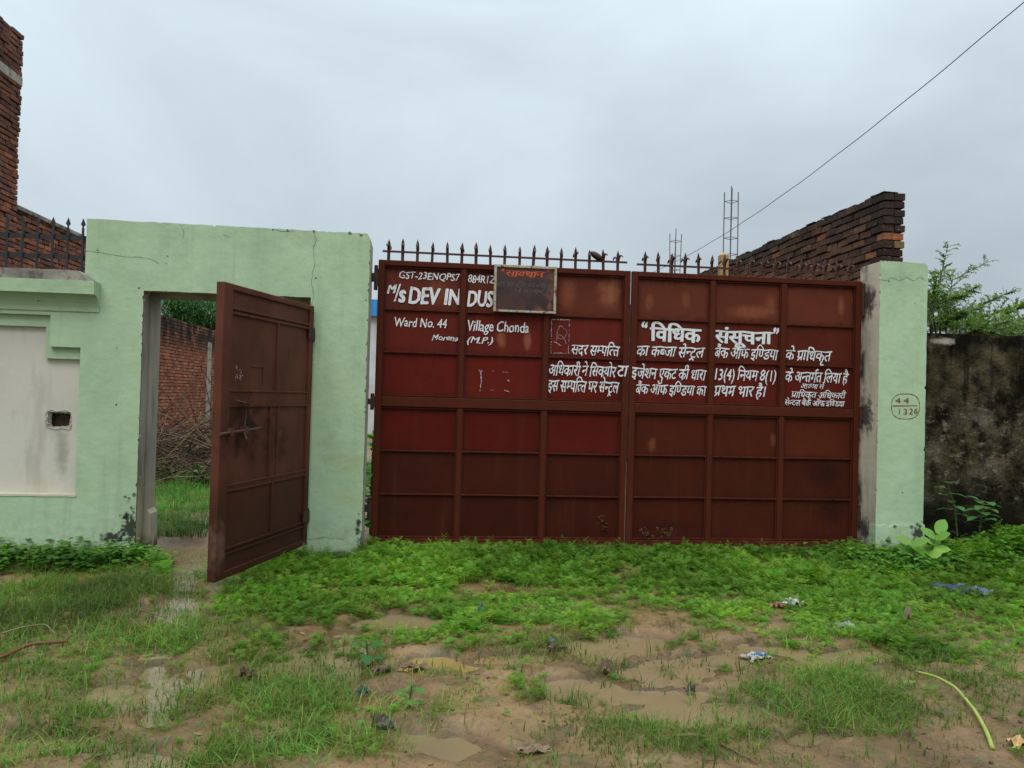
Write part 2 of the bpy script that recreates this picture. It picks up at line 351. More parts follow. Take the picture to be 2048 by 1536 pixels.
# ------------------------------------------------------------------ mesh helpers
class MB:
    def __init__(s): s.v = []; s.f = []; s.mi = []; s.c = []; s.hasc = False
    def add(s, vs, fs, mi=0, c=None):
        o = len(s.v); s.v.extend([tuple(q) for q in vs])
        for k, f in enumerate(fs):
            s.f.append([i + o for i in f]); s.mi.append(mi[k] if isinstance(mi, list) else mi)
            s.c.append(c if c else (1, 1, 1))
        if c: s.hasc = True
        return s
    def box(s, x0, x1, y0, y1, z0, z1, mi=0, c=None):
        vs = [(x, y, z) for z in (z0, z1) for y in (y0, y1) for x in (x0, x1)]
        return s.add(vs, [(0, 2, 3, 1), (4, 5, 7, 6), (0, 1, 5, 4), (2, 6, 7, 3), (0, 4, 6, 2), (1, 3, 7, 5)], mi, c)
    def obox(s, o, ax, ay, az, mi=0, c=None):
        o, ax, ay, az = map(Vector, (o, ax, ay, az))
        vs = [o + ax * i + ay * j + az * k for k in (0, 1) for j in (0, 1) for i in (0, 1)]
        return s.add(vs, [(0, 2, 3, 1), (4, 5, 7, 6), (0, 1, 5, 4), (2, 6, 7, 3), (0, 4, 6, 2), (1, 3, 7, 5)], mi, c)
    def tube(s, pts, r, n=8, mi=0, c=None, cap=True):
        pts = [Vector(p) for p in pts]; rs = r if isinstance(r, (list, tuple)) else [r] * len(pts)
        vs = []; fs = []
        for i, p in enumerate(pts):
            d = (pts[min(i + 1, len(pts) - 1)] - pts[max(i - 1, 0)]).normalized()
            a = d.cross(Vector((0, 0, 1)) if abs(d.z) < 0.9 else Vector((1, 0, 0))).normalized(); b = d.cross(a)
            for k in range(n):
                t = 2 * math.pi * k / n; vs.append(p + (a * math.cos(t) + b * math.sin(t)) * rs[i])
        for i in range(len(pts) - 1):
            for k in range(n):
                fs.append((i * n + k, i * n + (k + 1) % n, (i + 1) * n + (k + 1) % n, (i + 1) * n + k))
        if cap: fs.append(tuple(range(n - 1, -1, -1))); fs.append(tuple((len(pts) - 1) * n + k for k in range(n)))
        return s.add(vs, fs, mi, c)
    def prism(s, outline, y0, y1, mi_front=0, mi_side=0, mi_back=None):
        """outline: (x,z) pairs, anticlockwise seen from -y; mi_side may be a list per edge"""
        n = len(outline); vs = [(x, y0, z) for x, z in outline] + [(x, y1, z) for x, z in outline]
        fs = [tuple(range(n)), tuple(range(2 * n - 1, n - 1, -1))]; mi = [mi_front, mi_front if mi_back is None else mi_back]
        for i in range(n):
            j = (i + 1) % n; fs.append((i, i + n, j + n, j)); mi.append(mi_side[i] if isinstance(mi_side, list) else mi_side)
        return s.add(vs, fs, mi)
    def build(s, name, mats, parent=None, smooth=False, recalc=False, bevel=0, seg=1):
        me = bpy.data.meshes.new(name)
        off = Vector(parent.matrix_basis.translation) if parent else Vector((0, 0, 0))
        if parent and parent.parent: off = off + Vector(parent.parent.matrix_basis.translation)
        me.from_pydata([(x - off.x, y - off.y, z - off.z) for x, y, z in s.v], [], s.f)
        for q in (mats if isinstance(mats, (list, tuple)) else [mats]): me.materials.append(q)
        me.polygons.foreach_set('material_index', s.mi)
        if s.hasc:
            a = me.attributes.new('Col', 'FLOAT_COLOR', 'FACE')
            a.data.foreach_set('color', np.array([(*c, 1.0) for c in s.c], dtype=np.float32).ravel())
        if smooth: me.polygons.foreach_set('use_smooth', [True] * len(me.polygons))
        me.update()
        if recalc:
            b = bmesh.new(); b.from_mesh(me); bmesh.ops.recalc_face_normals(b, faces=b.faces); b.to_mesh(me); b.free()
        o = bpy.data.objects.new(name, me); COL.objects.link(o)
        if parent: o.parent = parent
        if bevel:
            bm = o.modifiers.new('bevel', 'BEVEL'); bm.width = bevel; bm.segments = 2 if bevel > .013 else seg; bm.limit_method = 'ANGLE'; bm.angle_limit = R(40)
        return o
def fast_mesh(name, V, F, mats, col=None, kind=None, smooth=False):
    """V (n,3) numpy, F (m,4) or (m,3) numpy"""
    me = bpy.data.meshes.new(name); k = F.shape[1]
    me.vertices.add(len(V)); me.vertices.foreach_set('co', V.astype(np.float32).ravel())
    me.loops.add(F.size); me.loops.foreach_set('vertex_index', F.astype(np.int32).ravel())
    me.polygons.add(len(F)); me.polygons.foreach_set('loop_start', np.arange(0, F.size, k, dtype=np.int32))
    if smooth: me.polygons.foreach_set('use_smooth', np.ones(len(F), dtype=bool))
    me.update(calc_edges=True); me.validate()
    for q in (mats if isinstance(mats, (list, tuple)) else [mats]): me.materials.append(q)
    if col is not None:
        a = me.attributes.new('Col', 'FLOAT_COLOR', 'FACE')
        a.data.foreach_set('color', np.concatenate([col, np.ones((len(col), 1))], 1).astype(np.float32).ravel())
    o = bpy.data.objects.new(name, me); COL.objects.link(o)
    if kind: o['kind'] = kind
    return o
def tag(o, label, cat, group=None):
    o['label'] = label; o['category'] = cat
    if group: o['group'] = group
    return o
def thing(name, label, cat, loc, group=None):
    o = bpy.data.objects.new(name, None); COL.objects.link(o); o.location = loc; o.empty_display_size = 0.1
    return tag(o, label, cat, group)
def struct(o): o['kind'] = 'structure'; return o

# ------------------------------------------------------------------ key places
YF = -0.32                                   # front face of the masonry; the gate sheets hang at y = 0
gz_top = (P(753, 518).z + P(1258, 541).z + P(1262, 544).z + P(1721, 568).z) / 4
GXL = (P(753, 518).x + P(746, 1086).x) / 2
GXM = (P(1259.5, 542).x + P(1249, 1080).x) / 2
GXR = (P(1718, 568).x + P(1711, 1085).x) / 2
GZB = P(1000, 1088).z
def avx(a, b, y): return (P(*a, y).x + P(*b, y).x) / 2
PXL = avx((173, 440), (165, 700), YF)        # left end of the doorway masonry
PXR = avx((738, 490), (725, 1095), YF)
OXL = avx((285, 590), (272, 1085), YF)
OXR = avx((619, 600), (609, 1085), YF)
OZ = (P(300, 579, YF).z + P(616, 597, YF).z) / 2
PZT = (P(175, 435, YF).z + P(728, 471, YF).z) / 2
print('gate', GXL, GXM, GXR, GZB, gz_top, 'portal', PXL, OXL, OXR, PXR, OZ, PZT)
# open door: hinge edge on the right jamb, free edge swung out towards the viewer
HX, HY = OXR + 0.02, YF - 0.03
hzt, hzb = P(617, 609, HY).z, P(607, 1089, HY).z
best = None
for k in range(400):
    y = -0.6 - k * 0.005
    e = abs(P(443, 566, y).z - hzt) + abs(P(425, 1166, y).z - hzb)
    if best is None or e < best[0]: best = (e, y)
FY = best[1]; FX = (P(443, 566, FY).x + P(425, 1166, FY).x) / 2
DZT = (hzt + P(443, 566, FY).z) / 2; DZB = (hzb + P(425, 1166, FY).z) / 2
print('door', HX, HY, FX, FY, DZT, DZB, best)
DU = Vector((HX - FX, HY - FY, 0)); DW = DU.length; DU = DU / DW
DN = Vector((DU.y, -DU.x, 0))                # towards the viewer's side
if DN.dot(CAM - Vector((FX, FY, 0))) < 0: DN = -DN
def DOORPT(u, v, n=0.0):                     # u: 0 free edge .. 1 hinge, v: 0 top .. 1 bottom
    return Vector((FX, FY, DZT)) + DU * (u * DW) + Vector((0, 0, -v * (DZT - DZB))) + DN * n

M['green'] = mk_green()
M['beige'] = mk_beige('cream_plaster', (0.50, 0.475, 0.40), (0.56, 0.53, 0.45), (0.33, 0.30, 0.24))
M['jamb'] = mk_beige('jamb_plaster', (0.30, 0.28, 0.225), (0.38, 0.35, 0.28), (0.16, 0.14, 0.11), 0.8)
M['pside'] = mk_pillar_side()
M['moss'] = mk_moss()
M['conc'] = mk_conc()
M['concdark'] = mk_conc('weathered_concrete', (0.15, 0.13, 0.11), (0.33, 0.30, 0.25), (0.05, 0.045, 0.04))
M['brick_r'] = mk_brick('dark_mossy_brick', 3.25, 3.9, (0.030, 0.024, 0.021), 0.85)
M['brick_l'] = mk_brick('red_brick', 2.3, 3.0, (0.030, 0.025, 0.021))
M['brick_u'] = mk_brick('weathered_brick', 3.9, 4.5, (0.035, 0.028, 0.024), 0.9)
M['brick_t'] = mk_brick('tall_wall_brick', 4.2, 6.0, (0.050, 0.032, 0.028), 0.55)
M['mortar'] = mk_flat('mortar', (0.075, 0.058, 0.045), (0.03, 0.025, 0.02), 0.95, 0.1, 9)
M['gate'] = mk_gate('oxide_gate_sheet')
M['gframe'] = mk_gate('oxide_gate_frame', False, (0.066, 0.0155, 0.0080))
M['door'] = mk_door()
M['black'] = mk_flat('black_iron', (0.012, 0.012, 0.014), (0.025, 0.02, 0.02), 0.55, 0.4, 20)
M['iron'] = mk_flat('dark_rusty_iron', (0.035, 0.016, 0.012), (0.06, 0.028, 0.018), 0.6, 0.3, 25)
M['spike'] = mk_flat('spike_paint', (0.085, 0.030, 0.020), (0.05, 0.022, 0.016), 0.5, 0.2, 25)
M['white'] = mk_paint('white_sign_paint', (0.66, 0.66, 0.66), 0.22)
M['chalk'] = mk_paint('chalky_paint', (0.42, 0.34, 0.33), 0.75)
M['redpaint'] = mk_paint('red_sign_paint', (0.50, 0.085, 0.035), 0.3, (0.03, 0.012, 0.01))
M['greypaint'] = mk_paint('faded_sign_paint', (0.10, 0.085, 0.085), 0.6, (0.025, 0.012, 0.012))
M['maroon'] = mk_paint('maroon_number_paint', (0.22, 0.06, 0.035), 0.4, (0.30, 0.42, 0.27))
M['crack'] = mk_flat('crack_line', (0.09, 0.10, 0.075), (0.17, 0.22, 0.15), 0.95, 0.1, 20, 0)
M['chip'] = mk_flat('broken_plaster_edge', (0.16, 0.14, 0.11), (0.04, 0.036, 0.03), 0.95, 0.1, 30, 0)
M['rebar'] = mk_flat('rebar_steel', (0.085, 0.085, 0.09), (0.12, 0.075, 0.055), 0.6, 0.4, 12)
M['wood_y'] = mk_flat('yellow_painted_timber', (0.42, 0.28, 0.10), (0.30, 0.19, 0.07), 0.7, 0.3, 9)
M['cable'] = mk_flat('cable_sheath', (0.05, 0.055, 0.06), (0.07, 0.07, 0.075), 0.6, 0.3, 5, 0)
M['leaf'] = mk_leaf('foliage'); M['weed'] = mk_leaf('weed_foliage', 0.55, 0.36, 0.18); M['grass'] = mk_leaf('grass_blades', 0.55, 0.36, 0.18)
M['bark'] = mk_flat('bark', (0.10, 0.075, 0.05), (0.05, 0.04, 0.03), 0.9, 0.2, 14)
M['mud'] = mk_mud(); M['water'] = mk_water()
t = NT('dead_brush'); M['leaf_dead'] = t.done(t.attr('Col'), .9, .15)
M['lit'] = mk_obj('wet_litter'); M['stick'] = mk_obj('dead_stalks', 0.85, 0.2, 14, 0.2)

# ------------------------------------------------------------------ ground and puddles
def blobs(px, py, L, soft=0.55):
    s = np.zeros_like(px)
    for cx, cy, rx, ry, w in L:
        d = np.sqrt(((px - cx) / rx) ** 2 + ((py - cy) / ry) ** 2)
        s = np.maximum(s, w * np.clip((1.25 - d) / soft, 0, 1))
    return s
PUD = [(385, 1122, 95, 34, 1.0), (360, 1165, 60, 26, .8), (362, 1222, 58, 46, .95), (330, 1395, 44, 80, .85), (215, 1395, 110, 44, .58), (420, 1350, 70, 40, .62), (300, 1300, 60, 40, .5),
       (800, 1252, 120, 22, 1.0), (630, 1335, 130, 34, .8), (720, 1290, 70, 30, .7), (865, 1332, 92, 20, 1.3), (690, 1385, 60, 50, .5), (1010, 1318, 110, 14, .7), (1240, 1292, 110, 26, 1.0), (1330, 1345, 120, 26, 1.1),
       (1150, 1375, 100, 22, .9), (1300, 1395, 160, 24, 1.0), (1430, 1430, 190, 22, 1.0), (870, 1490, 140, 36, .85), (1700, 1316, 140, 20, .75), (1530, 1300, 90, 18, .8), (1460, 1325, 60, 20, .8),
       (1630, 1478, 60, 16, .8), (130, 1490, 160, 30, .6), (520, 1500, 90, 26, .5), (300, 1530, 100, 30, .7), (780, 1400, 60, 36, .6), (1180, 1310, 60, 16, .6), (1100, 1500, 120, 26, .4), (1850, 1320, 120, 16, .4)]
def axis_coords(lo, hi, step, far):
    a = list(np.arange(lo, hi + 1e-6, step)); s = step; q = hi
    while q < far: s *= 1.35; q += s; a.append(q)
    s = step; q = lo
    while q > -far: s *= 1.35; q -= s; a.insert(0, q)
    return np.array(a)
def ground_h(x, y):
    px, py, w = project(x, y, np.zeros_like(x))
    inside = (w > 0.5) & (py > 1000) & (y < 0.6)
    h = 0.028 + 0.055 * (fbm(x * 0.9 + 40, y * 0.9 + 40, 4) - 0.5) + 0.030 * (fbm(x * 4 + 3, y * 4, 3) - 0.5) + 0.022 * (fbm(x * 11, y * 11, 3) - 0.5)
    p = np.where(inside, blobs(px + 70 * (fbm(x * 2.5, y * 2.5) - 0.5) + 50 * (fbm(x * 8, y * 8, 3) - 0.5), py + 30 * (fbm(x * 2.5 + 9, y * 2.5) - 0.5) + 26 * (fbm(x * 8 + 4, y * 8, 3) - 0.5), PUD, 0.75), 0)
    h = h - 0.076 * p
    # bank of earth along the right-hand wall
    h = h + 0.22 * np.clip((x - 4.9) / 1.2, 0, 1) * np.clip((y + 1.6) / 1.2, 0, 1) * (y < 0.5)
    h = h + 0.05 * np.clip((y + 1.1) / 0.8, 0, 1) * (y < 0.5) * (x > -0.6)
    return h
def make_ground():
    xs = axis_coords(-6.5, 8.5, 0.032, 260); ys = axis_coords(-5.2, 0.5, 0.028, 260)
    X, Y = np.meshgrid(xs, ys); Z = ground_h(X, Y)
    V = np.stack([X.ravel(), Y.ravel(), Z.ravel()], 1); nx = len(xs); ny = len(ys)
    i = np.arange(nx * ny).reshape(ny, nx)
    F = np.stack([i[:-1, :-1].ravel(), i[:-1, 1:].ravel(), i[1:, 1:].ravel(), i[1:, :-1].ravel()], 1)
    fast_mesh('ground', V, F, M['mud'], kind='structure', smooth=True)
    xs = np.linspace(-8, 9.5, 30); ys = np.linspace(-6.5, 0.3, 16); X, Y = np.meshgrid(xs, ys)
    V = np.stack([X.ravel(), Y.ravel(), np.zeros(X.size) - 0.006], 1); i = np.arange(X.size).reshape(16, 30)
    F = np.stack([i[:-1, :-1].ravel(), i[:-1, 1:].ravel(), i[1:, 1:].ravel(), i[1:, :-1].ravel()], 1)
    fast_mesh('puddle_water', V, F, M['water'], kind='structure')
make_ground()

# ------------------------------------------------------------------ masonry front: doorway and boundary wall
def rough_line(a, b, n, amp, chips=0, depth=0.014):
    """points from a to b (x,z), excluding b, nudged sideways; a few bites out of the edge"""
    a = Vector(a); b = Vector(b); d = (b - a); nn = Vector((-d.y, d.x)).normalized()
    pts = [tuple(a)]; Ld = d.length
    def put(t, o):
        q = a + d * t + nn * o; pts.append((q.x, q.y))
    for i in range(1, n):
        t = (i + rnd.uniform(-.25, .25)) / n; o = rnd.uniform(-amp, amp)
        if chips and rnd.random() < chips:
            h = min(rnd.uniform(.006, .022) / Ld, .3 / n); put(t - h * 1.4, o); put(t - h * .6, o + depth * rnd.uniform(.4, 1)); put(t + h * .5, o + depth * rnd.uniform(.3, .9)); put(t + h * 1.4, o)
        else: put(t, o)
    return pts
def strip(mb, pts, w, y, mi=0):
    """a thin painted line or crack through points (x,z) on the plane y"""
    pts = [Vector(p) for p in pts]
    for a, b in zip(pts[:-1], pts[1:]):
        d = (b - a); n = Vector((-d.y, d.x)); n = n.normalized() * (w * rnd.uniform(.6, 1.2) / 2) if n.length else n
        q = d.normalized() * w * 0.2
        A, B = a - q, b + q
        mb.add([((A - n).x, y, (A - n).y), ((B - n).x, y, (B - n).y), ((B + n).x, y, (B + n).y), ((A + n).x, y, (A + n).y)], [(0, 1, 2, 3)], mi)
def pz(px, py, y): q = P(px, py, y); return (q.x, q.z)

portal = thing('doorway_wall', 'pale green plastered doorway wall with a flat lintel, around the open steel door', 'wall', (PXL, YF, 0))
def build_portal():
    zb = -0.25
    o = []; s = []
    def seg(a, b, n, amp, chips, mi, depth=.014):
        q = rough_line(a, b, n, amp, chips, depth); o.extend(q); s.extend([mi] * len(q))
    seg((PXL, zb), (OXL, zb), 1, 0, 0, 0)
    seg((OXL, zb), (OXL, OZ), 46, 0.0015, 0.22, 1, .013)         # left jamb
    seg((OXL, OZ), (OXR, OZ), 30, 0.002, 0.08, 1, .01)
    seg((OXR, OZ), (OXR, zb), 40, 0.002, 0.1, 1)
    seg((OXR, zb), (PXR, zb), 1, 0, 0, 0)
    seg((PXR, zb), (PXR, PZT - .05), 60, 0.002, 0.25, 1, .016)
    seg((PXR, PZT - .05), (PXR - .03, PZT), 3, 0.003, 0, 0)
    seg((PXR - .03, PZT), (PXL, PZT + 0.01), 40, 0.004, 0.12, 0, .02)
    seg((PXL, PZT + 0.01), (PXL, zb), 1, 0, 0, 0)
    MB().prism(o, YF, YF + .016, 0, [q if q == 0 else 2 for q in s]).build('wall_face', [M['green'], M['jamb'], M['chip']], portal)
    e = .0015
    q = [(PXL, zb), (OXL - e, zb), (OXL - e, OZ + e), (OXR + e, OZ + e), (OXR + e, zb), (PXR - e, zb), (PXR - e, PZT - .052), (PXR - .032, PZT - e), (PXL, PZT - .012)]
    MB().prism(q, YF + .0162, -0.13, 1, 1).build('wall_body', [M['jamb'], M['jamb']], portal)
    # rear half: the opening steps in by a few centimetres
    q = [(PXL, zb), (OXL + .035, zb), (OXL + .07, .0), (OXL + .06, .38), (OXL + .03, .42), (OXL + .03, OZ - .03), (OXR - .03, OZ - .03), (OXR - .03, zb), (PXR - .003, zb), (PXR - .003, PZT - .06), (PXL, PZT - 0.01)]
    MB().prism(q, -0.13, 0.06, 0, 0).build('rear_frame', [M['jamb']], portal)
    mb = MB()
    y = YF - .0025
    for pts in ([(628, 462), (632, 480), (626, 500), (630, 530), (622, 560), (627, 590), (620, 615), (626, 632)],
                [(195, 505), (240, 512), (285, 514), (330, 530)], [(362, 448), (368, 465), (364, 480)], [(540, 458), (560, 462), (600, 463)],
                [(612, 1078), (650, 1075), (700, 1078)], [(160, 500), (185, 503), (205, 507)], [(445, 470), (462, 474)], [(300, 585), (290, 600)]):
        fine = []
        for a, b in zip(pts[:-1], pts[1:]):
            for k in range(4): fine.append((a[0] + (b[0] - a[0]) * k / 4 + rnd.uniform(-1.5, 1.5), a[1] + (b[1] - a[1]) * k / 4 + rnd.uniform(-1.5, 1.5)))
        strip(mb, [pz(px, py, y) for px, py in fine], 0.0032, y)
    for px, py, r in ((335, 512, .010), (332, 527, .006), (195, 500, .01), (278, 576, .008), (233, 696, .007), (280, 836, .018), (281, 872, .016), (281, 955, .016), (250, 993, .014), (258, 996, .012), (268, 990, .02), (290, 600, .006), (628, 463, .014), (575, 461, .016), (545, 459, .01), (700, 467, .018), (722, 470, .015), (732, 600, .01)):
        n = 9; q = P(px, py, y); vs = [(q.x + r * rnd.uniform(.5, 1.3) * math.cos(6.283 * k / n), y, q.z + r * rnd.uniform(.5, 1.2) * math.sin(6.283 * k / n)) for k in range(n)]
        mb.add(vs, [tuple(range(n))])
    mb.build('cracks', [M['crack']], portal)
build_portal()

LXE = -9.0                                    # the boundary wall runs on out of the frame to the left
bwall = thing('boundary_wall', 'pale green boundary wall with a recessed cream panel and moulded coping, left of the doorway', 'wall', (PXL - 1, YF, 0))
def build_bwall():
    y = YF
    x1 = PXL
    ztop = P(100, 622, y).z
    xin = avx((157, 760), (152, 980), y); xo = xin
    zbot = P(80, 990, y).z
    zs_out = P(128, 694, y).z; zs_in = P(120, 717, y).z
    xo1 = P(100, 660, y).x; xi1 = P(86, 690, y).x
    zt_out = P(50, 628, y).z; zt_in = P(40, 651, y).z
    # outer face with the stepped opening (front layer)
    A = [(LXE, -0.25), (x1, -0.25), (x1, ztop), (LXE, ztop)]
    mb = MB()
    mb.prism([(LXE, -.25), (x1, -.25), (x1, zbot), (LXE, zbot)], y, y + .2, 0, 0)
    mb.prism([(xo, zbot), (x1, zbot), (x1, ztop), (xo1, ztop), (xo1, zs_out), (xo, zs_out)], y, y + .2, 0, 0)
    mb.prism([(LXE, zt_out), (xo1, zt_out), (xo1, ztop), (LXE, ztop)], y, y + .2, 0, 0)
    mb.build('wall_face', [M['green']], bwall)
    mb = MB(); y2 = y + .045                  # second step of the moulding
    mb.prism([(xi1, zs_in), (xin, zs_in), (xin, zs_out), (xo1, zs_out), (xo1, zt_out), (LXE, zt_out), (LXE, zt_in), (xi1, zt_in)], y2, y + .2, 0, 0)
    mb.build('stepped_moulding', [M['green']], bwall)
    # cream panel with a broken socket hole
    y3 = y + .085
    hx0, hx1 = P(95, 840, y3).x, P(141, 840, y3).x; hz0, hz1 = P(118, 856, y3).z, P(118, 824, y3).z
    mb = MB()
    mb.prism([(LXE, zbot), (hx0, zbot), (hx0, zt_in), (LXE, zt_in)], y3, y + .19, 0, 0)
    mb.prism([(hx0, zbot), (hx1, zbot), (hx1, hz0), (hx0, hz0)], y3, y + .19, 0, 0)
    mb.prism([(hx0, hz1), (hx1, hz1), (hx1, zt_in if hx1 < xi1 else zs_in), (hx0, zt_in if hx1 < xi1 else zs_in)], y3, y + .19, 0, 0)
    xs = max(hx1, xi1)
    if xs > hx1: mb.prism([(hx1, zbot), (xs, zbot), (xs, zt_in), (hx1, zt_in)], y3, y + .19, 0, 0)
    mb.prism([(xs, zbot), (xin, zbot), (xin, zs_in), (xs, zs_in)], y3, y + .19, 0, 0)
    if hx1 > xi1: mb.prism([(hx0, zs_in), (xi1, zs_in), (xi1, zt_in), (hx0, zt_in)], y3, y + .19, 0, 0)
    mb.build('cream_panel', [M['beige']], bwall)
    # broken rim and dark brick inside the hole
    mb = MB()
    n = 28
    for k in range(n):
        def rim(k, s):
            t = 6.283 * k / n; a = math.cos(t); b = math.sin(t); q = max(abs(a), abs(b)); rr = random.Random(k % n * 7 + int(s * 10)); j = rr.uniform(.9, 1.12)
            return ((hx0 + hx1) / 2 + a / q * (hx1 - hx0) / 2 * s * j, (hz0 + hz1) / 2 + b / q * (hz1 - hz0) / 2 * s * j)
        a, b = rim(k, 1.12), rim(k + 1, 1.12); c, d = rim(k + 1, .82), rim(k, .82)
        mb.add([(a[0], y3 - .006, a[1]), (b[0], y3 - .006, b[1]), (c[0], y3 + .03, c[1]), (d[0], y3 + .03, d[1])], [(0, 1, 2, 3)])
    mb.box(hx0 - .01, hx1 + .01, y3 + .085, y3 + .1, hz0 - .01, hz1 + .01, 1)
    mb.build('socket_hole', [M['conc'], M['iron']], bwall)
    # solid core behind, and the lower ledge lip
    MB().box(LXE, x1 - .001, y + .2, y + .34, -.25, ztop).build('core', [M['jamb']], bwall)
    mb = MB()
    o = [(LXE, zbot - .012)] + [(LXE + (xin + .01 - LXE) * k / 60, zbot - .012 + rnd.uniform(-.004, .004)) for k in range(30, 61)] + [(xin + .01, zbot + .008), (LXE, zbot + .008)]
    mb.prism(o, y - .006, y3, 0, 0); mb.build('ledge', [M['beige']], bwall)
    # coping: cove, slab, weathered top
    z0 = P(95, 621, y).z; zc = P(95, 588, y).z; zt = P(95, 562, y).z; zr = P(60, 541, y).z
    xe = P(188, 580, y - .13).x
    prof = [(0, z0)] + [(.012 + .095 * (1 - math.cos(t * math.pi / 2 / 6)) , z0 + (zc - z0) * math.sin(t * math.pi / 2 / 6) * .98) for t in range(7)] + [(.13, zc), (.135, zt), (0, zt)]
    n = len(prof); vs = [(LXE, y - d, z) for d, z in prof] + [(xe, y - d, z) for d, z in prof]
    fs = [(i, i + n, (i + 1) % n + n, (i + 1) % n) for i in range(n)] + [tuple(range(n)), tuple(range(2 * n - 1, n - 1, -1))]
    MB().add(vs, fs).build('coping', [M['green']], bwall, recalc=True); cop = bpy.data.objects[-1] if False else [o for o in bwall.children if o.name.startswith('coping')][0]
    top = [(LXE, zt + .001), (xe - .02, zt + .001)] + [(xe - .03 - (xe - .03 - LXE) * k / 50, zr + rnd.uniform(-.012, .008)) for k in range(0, 51)]
    top[2] = (xe - .12, zr - .02)
    MB().prism(top, y - .11, y + .30, 0, 0).build('broken_top', [M['concdark']], cop)
build_bwall()

# black spiked railing on the boundary wall
rail = thing('spiked_railing', 'black iron spear-top railing standing on the boundary wall coping', 'railing', (P(100, 535, -.2).x, -.2, P(100, 535, -.2).z))
def build_railing():
    y = -.2; xr = P(169, 500, y).x
    zb = P(100, 534, y).z - .03; z1 = P(82, 512, y).z; z2 = P(82, 473, y).z; zt = P(137, 436, y).z
    for z in (z1, z2): MB().box(LXE, xr + .01, y - .006, y + .006, z - .021, z + .021).build('rail', [M['black']], rail)
    x0 = P(167, 480, y).x; dx = (x0 - P(16, 480, y).x) / 5
    for k in range(34):
        x = x0 - k * dx
        if x < LXE + .1: break
        mb = MB(); mb.box(x - .009, x + .009, y - .021, y - .007, zb, zt - .09)
        s = [(x - .006, zt - .09), (x + .006, zt - .09), (x + .006, zt - .075), (x + .021, zt - .055), (x, zt), (x - .021, zt - .055), (x - .006, zt - .075)]
        mb.prism(s, y - .018, y - .010); mb.build('spear_bar', [M['black']], rail)
build_railing()

# right gate pillar
PLX = avx((1762, 530), (1750, 1085), YF); PRX = avx((1855, 540), (1847, 1045), YF); PTZ = (P(1765, 522, YF).z + P(1850, 527, YF).z) / 2
pillar = thing('gate_pillar', 'green plastered gate pillar with a painted circled number, right of the red gate', 'pillar', (PLX, YF, 0))
def build_pillar():
    o = []; s = []
    def seg(a, b, n, amp, chips, mi, depth=.014):
        q = rough_line(a, b, n, amp, chips, depth); o.extend(q); s.extend([mi] * len(q))
    seg((PLX, -.2), (PRX, -.2), 1, 0, 0, 0); seg((PRX, -.2), (PRX, PTZ - .035), 50, .002, .15, 2, .02); seg((PRX, PTZ - .035), (PRX - .03, PTZ), 3, .002, 0, 0)
    seg((PRX - .03, PTZ), (PLX, PTZ + .006), 14, .004, .1, 0); seg((PLX, PTZ + .006), (PLX, -.2), 60, .002, .12, 1, .01)
    MB().prism(o, YF, YF + .016, 0, s).build('front_skin', [M['green'], M['pside'], M['chip']], pillar)
    e = .0015; MB().prism([(PLX + e, -.2), (PRX - e, -.2), (PRX - e, PTZ - .036), (PRX - .032, PTZ - e), (PLX + e, PTZ - e)], YF + .0162, .05, 1, 1).build('shaft', [M['pside'], M['pside']], pillar)
    zp = P(1800, 1049, YF).z
    o = rough_line((PLX - .006, -.2), (PRX + .012, -.2), 1, 0) + rough_line((PRX + .012, -.2), (PRX + .012, zp), 8, .003) + rough_line((PRX + .012, zp), (PLX - .006, zp - .01), 14, .006, .2) + rough_line((PLX - .006, zp - .01), (PLX - .006, -.2), 8, .002)
    MB().prism(o, YF - .012, YF + .1, 0, 0).build('plinth', [M['green']], pillar)
    mb = MB(); y = YF - .0025
    strip(mb, [pz(1762 + 5 * k, 558 + 3 * math.sin(k * 1.1) + rnd.uniform(-1, 2), y) for k in range(19)], .0035, y)
    for px, py, r in ((1778, 562, .01), (1781, 570, .005), (1830, 607, .005), (1815, 815, .004), (1805, 985, .008), (1755, 810, .008)):
        n = 8; q = P(px, py, y); mb.add([(q.x + r * rnd.uniform(.6, 1.3) * math.cos(.785 * k), y, q.z + r * rnd.uniform(.6, 1.2) * math.sin(.785 * k)) for k in range(n)], [tuple(range(n))])
    y2 = YF - .0150
    for px, py, r in ((1790, 1053, .018), (1823, 1054, .022)):
        n = 8; q = P(px, py, y2); mb.add([(q.x + r * rnd.uniform(.6, 1.3) * math.cos(.785 * k), y2, q.z + r * rnd.uniform(.6, 1.2) * math.sin(.785 * k)) for k in range(n)], [tuple(range(n))])
    mb.build('cracks', [M['crack']], pillar)
build_pillar()

# mouldy wall on the far right
mw = thing('boundary_wall', 'low blackened mouldy plaster wall right of the green pillar, under the feathery tree', 'wall', (7.5, -.05, 0))
def build_mossy():
    z = (P(1860, 666, -.12).z + P(2040, 672, -.12).z) / 2
    o = [(PRX - .2, -.2), (14, -.2)] + [(14 - (14 - PRX + .2) * k / 70, z + rnd.uniform(-.014, .012)) for k in range(71)]
    MB().prism(o, -.12, .11, 0, 0).build('wall_face', [M['moss']], mw)
build_mossy()

